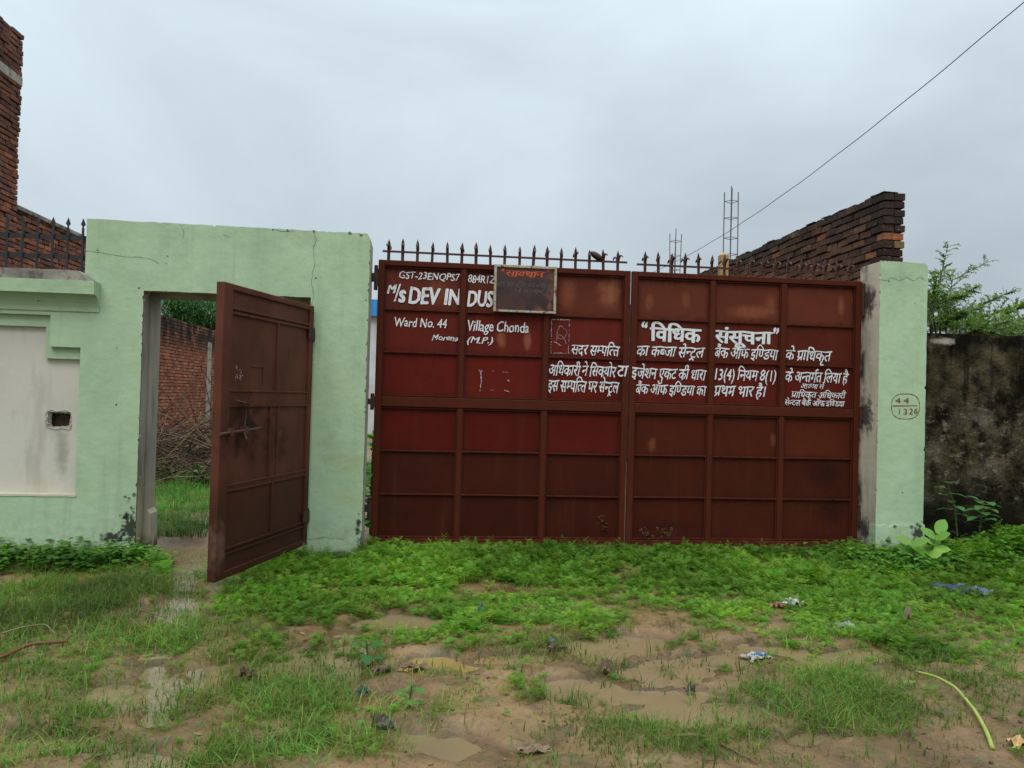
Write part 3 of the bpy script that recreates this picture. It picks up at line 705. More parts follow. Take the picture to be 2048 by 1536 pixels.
# ------------------------------------------------------------------ brick walls, laid brick by brick
def brick_wall(name, origin, d, length, z0, z1, thick, mat, pal, root, course=.083, bl=.245, rough=.006, gap=.011, topvar=0.0, special=None, zmin_detail=None, headers=True, bevel=.006):
    """bricks along direction d (unit, xy) from origin; visible face on both sides, ends included"""
    d = Vector((d[0], d[1], 0)).normalized(); nrm = Vector((-d.y, d.x, 0)); O = Vector((origin[0], origin[1], 0))
    mb = MB(); rr = random.Random(len(name) + int(length * 10))
    n = int(round((z1 - z0) / course)); zdet = z0 if zmin_detail is None else zmin_detail
    for c in range(n):
        z = z0 + c * course
        if z + course < zdet: continue
        # stretcher courses, half bond, ends closed; two wythes thick
        for side in (0, 1):
            s = 0.0; first = True
            while s < length - .02:
                L = bl if not (first and c % 2) else bl / 2
                L = min(L * rr.uniform(.95, 1.04), length - s); first = False
                if c == n - 1 and topvar and rr.random() < topvar: s += L; continue
                w = thick / 2
                o = O + d * (s + gap / 2 + rr.uniform(-.003, .003)) + nrm * (side * w + gap / 4 + rr.uniform(-rough, rough)) + Vector((0, 0, z + gap / 2 + rr.uniform(-.003, .003)))
                j = [Vector((rr.uniform(-rough, rough) * .5, rr.uniform(-rough, rough) * .5, rr.uniform(-rough, rough) * .5)) for _ in range(3)]
                col = pal(rr, c / max(n - 1, 1), s, side)
                if special: col = special(c, n, s, side) or col
                mb.obox(o, d * (L - gap) + j[0], nrm * (w - gap / 2) + j[1], Vector((0, 0, course - gap)) + j[2], 0, col)
                s += L
    o = mb.build('bricks', [mat], root, bevel=bevel)
    core = MB(); core.obox(O + d * .035 + nrm * .032 + Vector((0, 0, -.2)), d * (length - .07), nrm * (thick - .064), Vector((0, 0, z0 + n * course - .02 - course + .2)))
    core.build('mortar_bed', [M['mortar']], root)
    return o
# right-hand wall: starts behind the pillar and runs straight back
RBX = P(1768, 420, 0.16).x; RBT = P(1770, 381, 0.16).z
rb = thing('brick_wall', 'tall bare brick wall with a black mossy top, running back behind the gate pillar', 'wall', (RBX, .16, 0))
def pal_r(rr, h, s, side):
    b = rr.choice([(.135, .064, .042), (.108, .052, .036), (.16, .077, .046), (.082, .043, .033), (.185, .096, .052), (.10, .055, .040)])
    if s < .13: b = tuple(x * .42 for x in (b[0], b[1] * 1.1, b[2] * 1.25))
    if rr.random() < .035: b = (.28, .11, .055)
    if rr.random() < .03: b = (.22, .15, .07)
    k = rr.uniform(.8, 1.15); return tuple(x * k for x in b)
def spec_r(c, n, s, side): return (.36, .135, .06) if (c == n - 6 and s < .05 and side == 0) else None
brick_wall('brick_wall', (RBX + .245, .16), (0, 1), 24.0, 0.0, RBT + .01, .245, M['brick_r'], pal_r, rb, course=.086, special=spec_r, zmin_detail=1.9, topvar=.0, rough=.010, gap=.015, bevel=.0135)
mb = MB()                                     # loose lumps of brick and old mortar along the top
s = .05
while s < 24:
    L = rnd.uniform(.1, .25)
    if rnd.random() < .7:
        mb.obox((RBX + rnd.uniform(.02, .05), .16 + s, RBT - .002), (rnd.uniform(.12, .19), rnd.uniform(-.02, .02), rnd.uniform(-.01, .01)), (0, L - .02, rnd.uniform(-.012, .012)), (rnd.uniform(-.01, .01), 0, rnd.uniform(.008, .024)), 0, (.07, .045, .04))
    s += L
mb.build('loose_top_course', [M['brick_r']], rb, bevel=.012)

# left side: long compound wall, a higher length of it near the street, and the tall brick building
SX = -6.5
lw_y1 = PX(313, 630, SX).y; lz = (PX(313, 630, SX).z + PX(440, 655, SX).z) / 2
uz = (PX(45, 418, SX).z + PX(165, 467, SX).z) / 2
tw_y = PX(39, 200, SX).y; tz = PX(39, 71, SX).z
print('side', lw_y1, lz, uz, tw_y, tz, 'RB', RBX, RBT)
lw = thing('brick_wall', 'long red brick compound wall with a concrete post, seen through the open doorway', 'wall', (SX, 14, 0))
def pal_l(rr, h, s, side):
    b = rr.choice([(.37, .135, .068), (.40, .155, .085), (.33, .115, .062), (.36, .15, .085), (.26, .11, .07), (.43, .18, .10)])
    k = rr.uniform(.88, 1.08); return tuple(x * k for x in b)
brick_wall('side_wall', (SX, tw_y + 4.2), (0, 1), 26, 0.0, lz, .23, M['brick_l'], pal_l, lw, gap=.017, bevel=.0, rough=.007)
cpx = PX(418, 740, SX + .0)
MB().box(SX - .10, SX + .010, cpx.y - .20, cpx.y + .20, -.1, lz - .45).build('concrete_post', [M['conc']], lw, bevel=.01)
uw = thing('brick_wall', 'higher stretch of red brick wall behind the black railing, sloping to the portal', 'wall', (SX, tw_y + 2, 0))
uw['label'] = 'weathered brick wall behind the black spear-top railing, beside the tall brick building'
def pal_u(rr, h, s, side):
    b = rr.choice([(.33, .12, .062), (.27, .10, .06), (.38, .14, .065), (.20, .085, .058), (.30, .13, .078), (.14, .07, .055)])
    k = rr.uniform(.75, 1.15); return tuple(x * k for x in b)
brick_wall('upper_wall', (SX, tw_y + .0), (0, 1), 4.2, 0.0, uz - .06, .23, M['brick_u'], pal_u, uw, rough=.012, bevel=.008, zmin_detail=1.4)
MB().box(SX - .29, SX + .03, tw_y, tw_y + 4.2, uz - .075, uz).build('coping', [M['concdark']], uw, bevel=.012)
tb = thing('brick_building', 'tall unplastered red brick building with a concrete band, at the far left edge', 'building', (SX - 2, tw_y - 3, 0))
def pal_t(rr, h, s, side):
    b = rr.choice([(.27, .105, .06), (.21, .085, .055), (.33, .125, .062), (.18, .075, .055), (.25, .11, .07)])
    k = rr.uniform(.75, 1.15); return tuple(x * k for x in b)
zb1 = PX(20, 152, SX).z
brick_wall('tall_wall', (SX + .03, tw_y - 7), (0, 1), 7.0, 0.0, zb1 - .06, .26, M['brick_t'], pal_t, tb, rough=.010, bevel=.008, zmin_detail=2.0)
MB().box(SX - .26, SX + .045, tw_y - 7, tw_y - .01, zb1 - .06, zb1 + .09).build('concrete_band', [M['conc']], tb, bevel=.01)
ub = thing('tall_top', 'x', 'x', (0, 0, 0)); bpy.data.objects.remove(ub)
o_ = brick_wall('tall_top', (SX + .03, tw_y - 7), (0, 1), 7.0, zb1 + .09, tz, .26, M['brick_t'], pal_t, tb, rough=.010, bevel=.008)
MB().box(SX - 5.5, SX - .245, tw_y - 7, tw_y - .02, -.1, tz - .05).build('rear_rooms', [M['brick_t']], tb)

# blue-roofed shed far behind, glimpsed beside the gate
sx0, sx1 = P(690, 640, 20).x, P(985, 640, 20).x; sz0, sz1 = P(745, 632, 20).z, P(745, 600, 20).z
shed = thing('shed', 'white shed with a bright blue metal roof edge, glimpsed in the gap beside the gate', 'shed', ((sx0 + sx1) / 2, 20, 0))
M['shed'] = mk_flat('white_shed_wall', (0.60, 0.60, 0.60), (0.45, 0.44, 0.42), 0.8, 0.3, 1.5)
M['blue'] = mk_flat('blue_sheet_metal', (0.03, 0.22, 0.52), (0.04, 0.27, 0.58), 0.45, 0.4, 4)
MB().box(sx0, sx1, 20, 26, -.1, sz0).build('wall', [M['shed']], shed)
mb = MB()
k = sx0 - .2
while k < sx1 + .2: mb.box(k, k + .09, 19.78, 19.83, sz0 - .01, sz1); mb.box(k + .09, k + .15, 19.80, 19.83, sz0 - .01, sz1); k += .15
mb.add([(sx0 - .2, 19.8, sz1), (sx1 + .2, 19.8, sz1), (sx1 + .2, 23, sz1 + .25), (sx0 - .2, 23, sz1 + .25), (sx1 + .2, 26.3, sz1), (sx0 - .2, 26.3, sz1)], [(0, 1, 2, 3), (3, 2, 4, 5)])
mb.build('roof', [M['blue']], shed)

# ------------------------------------------------------------------ gate leaves
COLS_L = [(GXL, 'edge'), (avx((920.8, 533), (909, 1072), 0), avx((931.7, 533), (920, 1072), 0)), (avx((1084, 640), (1078, 1072), 0), avx((1094, 640), (1090, 1072), 0))]
def rowz(pl): return sum(P(px, py, 0).z for px, py in pl) / len(pl)
RZ = [rowz(q) for q in ([(766, 537), (1246, 551), (1276, 557), (1708, 578)], [(766, 620.5), (920, 622.5), (1275, 637.7), (1707, 655.5)], [(766, 701), (918, 706), (1273, 722.8), (1704, 736.8)], [(764, 788), (916, 792), (1270, 805.4), (1704, 816.8)],
                        [(762, 815), (916, 817), (1270, 828), (1703, 839.4)], [(760, 898.5), (914, 902), (1270, 911.7), (1700, 919.3)], [(757, 985), (912, 988), (1268, 996.8), (1700, 999.8)], [(757, 1071.5), (1240, 1074), (1270, 1079), (1695, 1079)])]
PANEL_COL = [(0.088, 0.021, 0.013), (0.094, 0.0135, 0.009), (0.094, 0.0105, 0.0065), (0.078, 0.0085, 0.0055), (0.044, 0.0095, 0.005), (0.044, 0.0095, 0.005)]  # row paints differ; lower rows also carry the dark ground's reflection as colour
PANEL_COL_R = [(0.098, 0.025, 0.0135), (0.086, 0.0165, 0.0085), (0.084, 0.0108, 0.0065), (0.066, 0.0135, 0.006), (0.052, 0.0115, 0.0055), (0.050, 0.011, 0.0055)]
spike_mesh = None
def get_spike():
    global spike_mesh
    if spike_mesh: return spike_mesh
    mb = MB(); h = .215
    mb.prism([(-.014, -.03), (.014, -.03), (.014, h - .045), (0, h), (-.014, h - .045)], -.005, .005)
    for s in (-1, 1):                         # two curled leaves, one each way across the gate
        pts = []
        for k in range(9):
            t = k / 8; yy = s * (.004 + .092 * t ** 1.5); zz = .075 + .082 * math.sin(t * 2.2) - .010 * t ** 4
            pts.append((yy, zz))
        vs = []; fs = []
        for i, (yy, zz) in enumerate(pts):
            w = .0140 * (1 - .5 * (i / 8)) ; th = .0085 * (1 - .6 * (i / 8))
            for dx, dz in ((-w, -th), (w, -th), (w, th), (-w, th)): vs.append((dx, yy, zz + dz))
        for i in range(8):
            for k in range(4): fs.append((i * 4 + k, i * 4 + (k + 1) % 4, i * 4 + 4 + (k + 1) % 4, i * 4 + 4 + k))
        fs += [(3, 2, 1, 0), (32, 33, 34, 35)]
        mb.add(vs, fs)
    o = mb.build('spike', [M['spike']], None, recalc=True); spike_mesh = o.data; bpy.data.objects.remove(o); return spike_mesh
def gate_leaf(label, x0, x1, stiles, pal, spikes, hinge_x, railpx):
    root = thing('gate_leaf', label, 'gate', (x0 if hinge_x < 0 else x1, 0, GZB), 'leaves of the red double gate')
    fd = -.048
    mb = MB(); ew = .062
    xl, xr = x0, x1
    mb.box(xl, xl + ew, fd, .004, GZB, gz_top); mb.box(xr - ew, xr, fd, .004, GZB, gz_top)
    mb.box(xl + ew, xr - ew, fd + .001, .004, RZ[0] + .012, gz_top); mb.box(xl + ew, xr - ew, fd + .001, .004, GZB, RZ[7] - .012)
    mb.build('outer_frame', [M['gframe']], root, bevel=.006, seg=2)
    mb = MB(); mb.box(xl + ew, xr - ew, fd + .004, .004, RZ[4] + .012, RZ[3] - .012); mb.build('middle_rail', [M['gframe']], root, bevel=.005)
    edges = [xl + ew]
    for a, b in stiles:
        m_ = MB()
        for za, zb in ((RZ[7] - .012, RZ[4] + .012), (RZ[3] - .012, RZ[0] + .012)): m_.box(a, b, fd + .010, .004, za, zb)
        m_.build('stile', [M['gframe']], root, bevel=.004)
        edges += [a, b]
    edges += [xr - ew]
    cols = [(edges[0], edges[1]), (edges[2], edges[3]), (edges[4], edges[5])]
    rows = [(RZ[0], RZ[1]), (RZ[1], RZ[2]), (RZ[2], RZ[3]), (RZ[4], RZ[5]), (RZ[5], RZ[6]), (RZ[6], RZ[7])]
    for ci, (a, b) in enumerate(cols):
        m_ = MB()
        for z in RZ:                          # angle-iron glazing bars over each sheet joint
            ang = rnd.uniform(-.003, .003); h = .0065
            m_.obox((a, fd + .018, z - h), (b - a, 0, ang), (0, .05, 0), (0, 0, 2 * h))
            x = a + .08
            while x < b - .05:                # weld beads
                m_.obox((x, fd + .016, z + h - .001), (.022, 0, 0), (0, .014, 0), (0, 0, .006)); x += rnd.uniform(.16, .26)
        for x in (a, b - .010): m_.box(x, x + .010, fd + .022, .003, RZ[4], RZ[3]) if False else None
        for x, sgn in ((a, 1), (b, -1)):
            for za, zb in ((RZ[7], RZ[4]), (RZ[3], RZ[0])): m_.box(min(x, x + sgn * .012), max(x, x + sgn * .012), fd + .024, .002, za + .007, zb - .007)
        m_.build('sheet_bars', [M['gframe']], root, bevel=.002)
        for ri, (zt, zb) in enumerate(rows):
            nx, nz = 10, 7; amp = rnd.uniform(.001, .004); ph = rnd.uniform(0, 9)
            vs = []; fs = []
            for j in range(nz + 1):
                for i in range(nx + 1):
                    u, v = i / nx, j / nz
                    bul = 16 * u * (1 - u) * v * (1 - v)
                    yy = -.006 + amp * bul * math.sin(3.1 * u + ph) * math.cos(2.3 * v + ph * 1.7)
                    vs.append((a + (b - a) * u, yy, zb + (zt - zb) * v))
            for j in range(nz):
                for i in range(nx): q = j * (nx + 1) + i; fs.append((q, q + 1, q + nx + 2, q + nx + 1))
            o = MB().add(vs, fs).build('panel', [M['gate']], root, smooth=True)
            c = pal[ri]; k = rnd.uniform(.9, 1.12); o.color = (c[0] * k, c[1] * k, c[2] * k, 1)
    # back sheet that closes the leaf from behind
    MB().box(xl + .01, xr - .01, .006, .010, GZB + .01, gz_top - .01).build('back_sheet', [M['gframe']], root)
    zr = (P(*railpx[0], -.02).z + P(*railpx[1], -.02).z) / 2; ra, rb_ = P(*railpx[0], -.02).x, P(*railpx[1], -.02).x
    MB().box(ra, rb_, -.034, -.0265, zr - .010, zr + .010).build('spike_rail', [M['spike']], root)
    ob = get_spike()
    for px, py in spikes:
        o = bpy.data.objects.new('spike', ob); COL.objects.link(o); o.parent = root
        o.location = Vector((P(px, py, -.02).x, -.022, gz_top)) - Vector(root.location)
        o.rotation_euler = (rnd.gauss(0, .03), rnd.gauss(0, .025), rnd.uniform(-.3, .3)); o.scale = (rnd.uniform(.9, 1.1), rnd.uniform(.92, 1.15), rnd.uniform(.93, 1.05))
    return root
stL = [COLS_L[1], COLS_L[2]]
spL = [(740 + x / 3.938, 505) for x in (148, 258, 375, 490, 611, 724, 837, 950, 1062, 1180, 1287, 1397, 1506, 1620, 1730, 1840, 1953)]
gl = gate_leaf('left leaf of the dark red gate, with English lettering and a rusty notice board', GXL, GXM - .006, stL, PANEL_COL, spL, -1, ((765.4, 501.4), (1254, 526.5)))
stR = [(avx((1417.7, 575), (1409, 1079), 0), avx((1428, 575), (1419, 1079), 0)), (avx((1558.7, 580), (1552, 1075), 0), avx((1570, 580), (1561, 1075), 0))]
spR = [(1240 + x / 3.938, 530) for x in (197, 303, 407, 511, 620, 720, 822, 925, 1030, 1130, 1227, 1325, 1425, 1525, 1617, 1715, 1805)]
gr = gate_leaf('right leaf of the dark red gate, lettered in Hindi across every column', GXM + .008, GXR, stR, PANEL_COL_R, spR, 1, ((1273, 528), (1706, 550)))
def hinge(root, x, z, h, side):
    pin = MB().tube([(x, -.03, z - h / 2), (x, -.03, z + h / 2)], .019, 10); mb = MB()
    mb.box(min(x, x + side * .075), max(x, x + side * .075), -.045, -.030, z - h * .35, z + h * .35)
    mb.box(min(x, x - side * .06), max(x, x - side * .06), -.055, -.040, z - h * .18, z + h * .18)
    hg = mb.build('hinge', [M['iron']], root); pin.build('pin', [M['iron']], hg)
for py, h in ((556, .24), (803, .16), (1015, .20)): hinge(gl, GXL - .022, P(746, py).z, h, 1)
for py, h in ((600, .34), (835, .22), (1030, .22)): hinge(gr, GXR + .022, P(1715, py).z, h, -1)

# ------------------------------------------------------------------ lettering (visual order; '~' halves the letter before it, '/' a low r-stroke, '^' a r-caret, 'R' a reph)
GC = {}
DG = None
def raw_text(s, off):
    c = bpy.data.curves.new('t', 'FONT'); c.body = s; c.resolution_u = 3; c.offset = off
    o = bpy.data.objects.new('t', c); COL.objects.link(o)
    bpy.context.view_layer.update()
    e = o.evaluated_get(bpy.context.evaluated_depsgraph_get()); me = e.to_mesh()
    v = [tuple(q.co) for q in me.vertices]; f = [tuple(p.vertices) for p in me.polygons]
    e.to_mesh_clear(); bpy.data.objects.remove(o); bpy.data.curves.remove(c)
    return v, f
def glyph(ch, off):
    k = (ch, off)
    if k in GC: return GC[k]
    v, f = raw_text(ch, 0.0)
    a, _ = raw_text(ch + '||||||', 0.0); b, _ = raw_text('||||||', 0.0)
    adv = max(q[0] for q in a) - max(q[0] for q in b)
    GC[k] = (v, f, adv); return GC[k]
def clip_x(v, f, xc):
    bm = bmesh.new(); vs = [bm.verts.new(q) for q in v]
    for p in f:
        try: bm.faces.new([vs[i] for i in p])
        except ValueError: pass
    bmesh.ops.bisect_plane(bm, geom=bm.verts[:] + bm.edges[:] + bm.faces[:], plane_co=(xc, 0, 0), plane_no=(1, 0, 0), clear_outer=True)
    bm.verts.index_update(); o = ([tuple(q.co) for q in bm.verts], [tuple(q.index for q in p.verts) for p in bm.faces]); bm.free(); return o
def quad(a, b, w):
    a = Vector(a); b = Vector(b); d = (b - a).normalized(); n = Vector((-d.y, d.x)) * w / 2
    return [(*(a - n), 0), (*(b - n), 0), (*(b + n), 0), (*(a + n), 0)], [(0, 1, 2, 3)]
def layout(s, off, rr):
    """-> list of (verts, faces) in text units, total width"""
    out = []; x = 0.0; i = 0; last = 0
    while i < len(s):
        ch = s[i]; nx = s[i + 1] if i + 1 < len(s) else ''
        if ch == ' ': x += .24; i += 1; continue
        if ch == '/' and out and 0x900 <= ord(s[i - 1]):       # pra
            v, f = quad((x - .19, .20), (x - .48, .02), .075 + off); out.append((v, f)); i += 1; continue
        if ch == '^':
            for a, b in (((x - .30, -.02), (x - .46, -.17)), ((x - .30, -.02), (x - .14, -.17))): out.append(quad(a, b, .07 + off))
            i += 1; continue
        if ch == 'R' and s[i - 1] > '\u0900':
            for a, b in (((x - .12, .60), (x - .14, .76)), ((x - .14, .76), (x - .02, .82)), ((x - .02, .82), (x + .06, .74))): out.append(quad(a, b, .07 + off))
            i += 1; continue
        v, f, adv = glyph(ch, off)
        if nx == '~':
            cut = adv - .178 if ch not in 'क' else adv - .14
            v, f = clip_x(v, f, cut); adv = cut; i += 1
        dy = rr.uniform(-.012, .012) if ord(ch) < 0x900 else 0
        out.append(([(a + x, b + dy, 0) for a, b, c in v], f)); x += adv; i += 1
    return out, x
def letters(mb, s, x0, x1, zb, zh, y, shear=.22, off=.018, cap=.62, seed=1, wob=.009):
    """fit string s between world x0 and x1, baseline zb, head-line (or cap height) zh, on the plane y"""
    rr = random.Random(hash(s) % 1000 if False else len(s) * 31 + seed)
    L, w = layout(s, off, rr)
    xs = [q[0] + shear * q[1] for v, f in L for q in v]; xa, xb = min(xs), max(xs)
    sx = (x1 - x0) / (xb - xa); sz = (zh - zb) / cap
    for k, (v, f) in enumerate(L):
        for j in range(7):                    # brush weight: the stroke laid down again around itself
            yy = y - .00045 * (k % 3) - .00006 * j; ox, oz = (0, 0) if j == 0 else (1.35 * off * math.cos(j * 1.0472), .6 * off * math.sin(j * 1.0472))
            mb.add([(x0 + (a + ox + shear * b - xa) * sx + wob * .3 * math.sin(b * 19 + a * 7), yy, zb + (b + oz) * sz + wob * .5 * math.sin(a * 5 + seed)) for a, b, c in v], f)
YL = -.0135                                    # letters sit just proud of the sheets
def from_zoom(ox, oy, sc, y): return lambda zx, zy: P(ox + zx / sc, oy + zy / sc, y)
Z2 = from_zoom(740, 460, 3.938, YL); Z3 = from_zoom(1240, 460, 3.938, YL)
LEFT_EN = [("GST-23ENQPS7", 230, 710, 325, 380, .008, .17), ("884R1Z", 768, 990, 352, 412, .008, .17), ("DEV", 305, 548, 450, 578, .032, .14), ("IN", 585, 712, 460, 584, .032, .14), ("DUS", 765, 966, 475, 596, .032, .14),
           ("M", 135, 210, 430, 497, .03, .25), ("/", 190, 236, 428, 560, .02, .25), ("s", 226, 276, 470, 570, .035, .15),
           ("Ward No. 44", 192, 605, 688, 758, .009, .14), ("Village Chonda", 768, 1250, 710, 792, .009, .14), ("Morena", 485, 692, 822, 866, .010, .32), ("(M.P.)", 765, 968, 838, 888, .010, .27)]
LEFT_HI = [("सदर सम~पित~त", 1590, 1968, 905, 980), ("अिधकारी ने िसक~योर", 1410, 1942, 1062, 1142), ("इस सम~पित~त पर सेन~ट^ल", 1398, 1965, 1183, 1268)]
RIGHT_HI = [("िविधक", 240, 635, 770, 872, .030, .02), ("संसूचना", 750, 1195, 792, 886, .030, .02), ("“", 172, 212, 735, 850, .03, .2), ("”", 1208, 1246, 782, 895, .03, .2),
            ("का कब~जा सेन~ट^ल", 135, 668, 912, 990, .011, .26), ("बैंक ऑफ इिण~डया", 735, 1250, 927, 1005, .011, .26), ("के प/ािधकृत", 1295, 1668, 945, 1022, .011, .26),
            ("जेशन एकट की धारा", 140, 682, 1087, 1167, .011, .26), ("13(4) िनयम 8(1)", 735, 1228, 1098, 1176, .012, .2), ("के अन~तगRत िलया है", 1292, 1800, 1115, 1192, .011, .26),
            ("बैंक ऑफ इिण~डया का", 125, 683, 1215, 1290, .011, .26), ("प/थम भार है।", 730, 1150, 1225, 1305, .011, .26),
            ("आज~ञा से", 1425, 1610, 1212, 1247, .006, .28), ("प/ािधकृत अिधकारी", 1350, 1780, 1272, 1318, .008, .28), ("सेन~ट^ल बैंक ऑफ इिण~डया", 1298, 1770, 1338, 1380, .012, .12)]
for k, (s, a, b, h, z, off, sh) in enumerate(LEFT_EN):
    mb = MB(); q0, q1 = Z2(a, z), Z2(b, z); cap = .69
    if -.03 < q0.x - stL[0][1] < .02: q0.x = stL[0][1] + .016
    if s == 's': cap = .5
    letters(mb, s, q0.x, q1.x, q0.z, q0.z + (Z2(a, h).z - Z2(a, z).z), YL, sh, off, cap, k)
    mb.build('lettering', [M['white']], gl)
for k, (s, a, b, h, z) in enumerate(LEFT_HI):
    mb = MB(); q0, q1 = Z2(a, z), Z2(b, z); letters(mb, s, q0.x, q1.x, q0.z, q0.z + (Z2(a, h).z - Z2(a, z).z), YL, .26, .011, .62, k); mb.build('lettering', [M['white']], gl)
for k, (s, a, b, h, z, off, sh) in enumerate(RIGHT_HI):
    mb = MB(); q0, q1 = Z3(a, z), Z3(b, z)
    for e in (GXM + .07, stR[0][1], stR[1][1]):
        if -.03 < q0.x - e < .02: q0.x = e + .016
    letters(mb, s, q0.x, q1.x, q0.z, q0.z + (Z3(a, h).z - Z3(a, z).z), YL, sh, off, .62, k); mb.build('lettering', [M['white']], gr)
YLF = -.0495                                   # the sign-writer carried one line across the meeting frames
for root_, txt, ox_, a, b, h, z in ((gl, "टा", 740, 1952, 2036, 1068, 1150), (gr, "इ", 1240, 93, 138, 1080, 1160)):
    Zf = from_zoom(ox_, 460, 3.938, YLF); mb = MB(); q0, q1 = Zf(a, z), Zf(b, z); letters(mb, txt, q0.x, q1.x, q0.z, q0.z + (Zf(a, h).z - Zf(a, z).z), YLF, .2, .014, .62, 3); mb.build('lettering', [M['white']], root_)
# chalked outlines on the left leaf
mb = MB()
def zstrip(pts, w, zf=Z2, dens=1.0):
    for a, b in zip(pts[:-1], pts[1:]):
        n = max(2, int(math.hypot(b[0] - a[0], b[1] - a[1]) / 12))
        for k in range(n):
            if rnd.random() > dens: continue
            p0 = (a[0] + (b[0] - a[0]) * k / n + rnd.uniform(-2, 2), a[1] + (b[1] - a[1]) * k / n + rnd.uniform(-2, 2)); p1 = (a[0] + (b[0] - a[0]) * (k + 1) / n + rnd.uniform(-2, 2), a[1] + (b[1] - a[1]) * (k + 1) / n + rnd.uniform(-2, 2))
            q0, q1 = zf(*p0), zf(*p1); strip(mb, [(q0.x, q0.z), (q1.x, q1.z)], w * rnd.uniform(.5, 1.4), YL)
zstrip([(1432, 705), (1575, 708)], .009, dens=.8); zstrip([(1430, 705), (1425, 970)], .006, dens=.75); zstrip([(1572, 712), (1562, 968)], .005, dens=.6); zstrip([(1420, 968), (1570, 970)], .006, dens=.6)
zstrip([(1495, 755), (1475, 800), (1470, 850), (1520, 858), (1552, 820), (1548, 790), (1500, 752)], .0035); zstrip([(1465, 870), (1490, 820), (1530, 850), (1545, 895)], .0035); zstrip([(1450, 880), (1475, 890), (1500, 912)], .006)
zstrip([(870, 1105), (878, 1180), (866, 1270)], .010, dens=.8); zstrip([(858, 1105), (895, 1115)], .008); zstrip([(1030, 1118), (1100, 1122)], .005, dens=.7); zstrip([(1060, 1262), (1098, 1275)], .008); zstrip([(1088, 1185), (1096, 1192)], .010); zstrip([(960, 1112), (990, 1115)], .004, dens=.6); zstrip([(945, 1260), (975, 1262)], .004)
mb.build('chalk_marking', [M['chalk']], gl)
# circled number on the pillar
mb = MB(); yN = YF - .003; Z7 = from_zoom(1700, 760, 3.491, yN)
def nstrip(pts, w):
    q = [Z7(*p) for p in pts]; strip(mb, [(a.x, a.z) for a in q], w, yN)
nstrip([(388 + 98 * math.copysign(abs(math.cos(t)) ** .75, math.cos(t)), 184 + 88 * math.copysign(abs(math.sin(t)) ** .75, math.sin(t))) for t in [6.2832 * k / 48 for k in range(49)]], .007)
nstrip([(300, 181), (380, 180), (470, 179)], .010)
for s, a, b, h, z in (("4", 318, 352, 124, 162), ("4", 374, 410, 124, 162), ("1", 340, 347, 200, 240), ("3", 372, 398, 202, 242), ("2", 412, 438, 200, 240), ("6", 446, 472, 198, 236)):
    q0, q1 = Z7(a, z), Z7(b, z); letters(mb, s, q0.x, q1.x, q0.z, Z7(a, h).z, yN - .001, .05, .005, .69)
mb.build('painted_number', [M['maroon']], pillar)

# ------------------------------------------------------------------ notice board hung on the left leaf
YB = -.075
nb = thing('notice_board', 'rusty framed tin notice board with red Hindi heading, hung on the left gate leaf', 'notice board', P(1050, 625, YB))
def build_board():
    x0, x1 = avx((986, 532), (989, 626), YB), avx((1112, 531), (1114, 624), YB); z0, z1 = (P(989, 627, YB).z + P(1114, 624, YB).z) / 2, (P(986, 531, YB).z + P(1112, 531, YB).z) / 2
    t = NT('notice_rust'); c = t.mix(t.noise(7, .35, .65, detail=8), (0.028, 0.013, 0.013), (0.055, 0.022, 0.018))
    c = t.mix(t.mul(t.noise(11, .48, .62, detail=8, off=(2, 0, 1)), t.add(t.axis(0, x1 - .22, x1), t.mul(t.axis(2, z0 + .16, z0), t.axis(0, x0 + .1, x1))), .9), c, (0.17, 0.055, 0.025))
    c = t.mix(t.mul(t.axis(2, z1 - .16, z1 - .05), .7), c, (0.075, 0.022, 0.017)); t.bump(t.noise(40, detail=6), .2, .004); M['nb'] = t.done(c, .5, .35)
    t = NT('notice_frame_paint'); c = t.mix(t.noise(13, .42, .6, detail=7), (0.34, 0.27, 0.13), (0.36, 0.35, 0.31)); c = t.mix(t.noise(24, .53, .63, detail=7), c, (0.13, 0.05, 0.025)); M['nbf'] = t.done(c, .6, .3)
    MB().box(x0 + .01, x1 - .01, YB + .006, YB + .012, z0 + .01, z1 - .01).build('board_sheet', [M['nb']], nb)
    mb = MB(); w = .026
    mb.box(x0, x1, YB - .008, YB + .022, z1 - w, z1); mb.box(x0, x1, YB - .008, YB + .022, z0, z0 + w * .8)
    mb.box(x0, x0 + w, YB - .007, YB + .022, z0 + w * .8, z1 - w); mb.box(x1 - w, x1, YB - .007, YB + .022, z0 + w * .8, z1 - w)
    mb.build('frame', [M['nbf']], nb, bevel=.003)
    Zb = from_zoom(740, 460, 3.938, YB)
    mb = MB(); q0, q1 = Zb(1075, 362), Zb(1375, 362); letters(mb, "सावधान", q0.x, q1.x, q0.z, Zb(1075, 318).z, YB + .004, .2, .02)
    for a, b in ((1036, 1056), (1396, 1416)):
        q0, q1 = Zb(a, 365), Zb(b, 365); letters(mb, '"', q0.x, q1.x, q0.z, Zb(a, 308).z, YB + .004, .3, .02, .69)
    mb.build('heading', [M['redpaint']], nb)
    mb = MB()
    for s, a, b, h, z in (("इस सम~पित~त का केस नं", 1000, 1430, 408, 440), ("में दायर है", 1140, 1440, 465, 492)):
        q0, q1 = Zb(a, z), Zb(b, z); letters(mb, s, q0.x, q1.x, q0.z, Zb(a, h).z, YB + .004, .2, .0)
    mb.build('faded_lettering', [M['greypaint']], nb)
    for x in (x0 + .1, x1 - .1):
        for z in (z0 + .05, z1 - .05): MB().box(x - .012, x + .012, YB + .022, -.02, z, z + .02).build('bracket', [M['iron']], nb)
build_board()

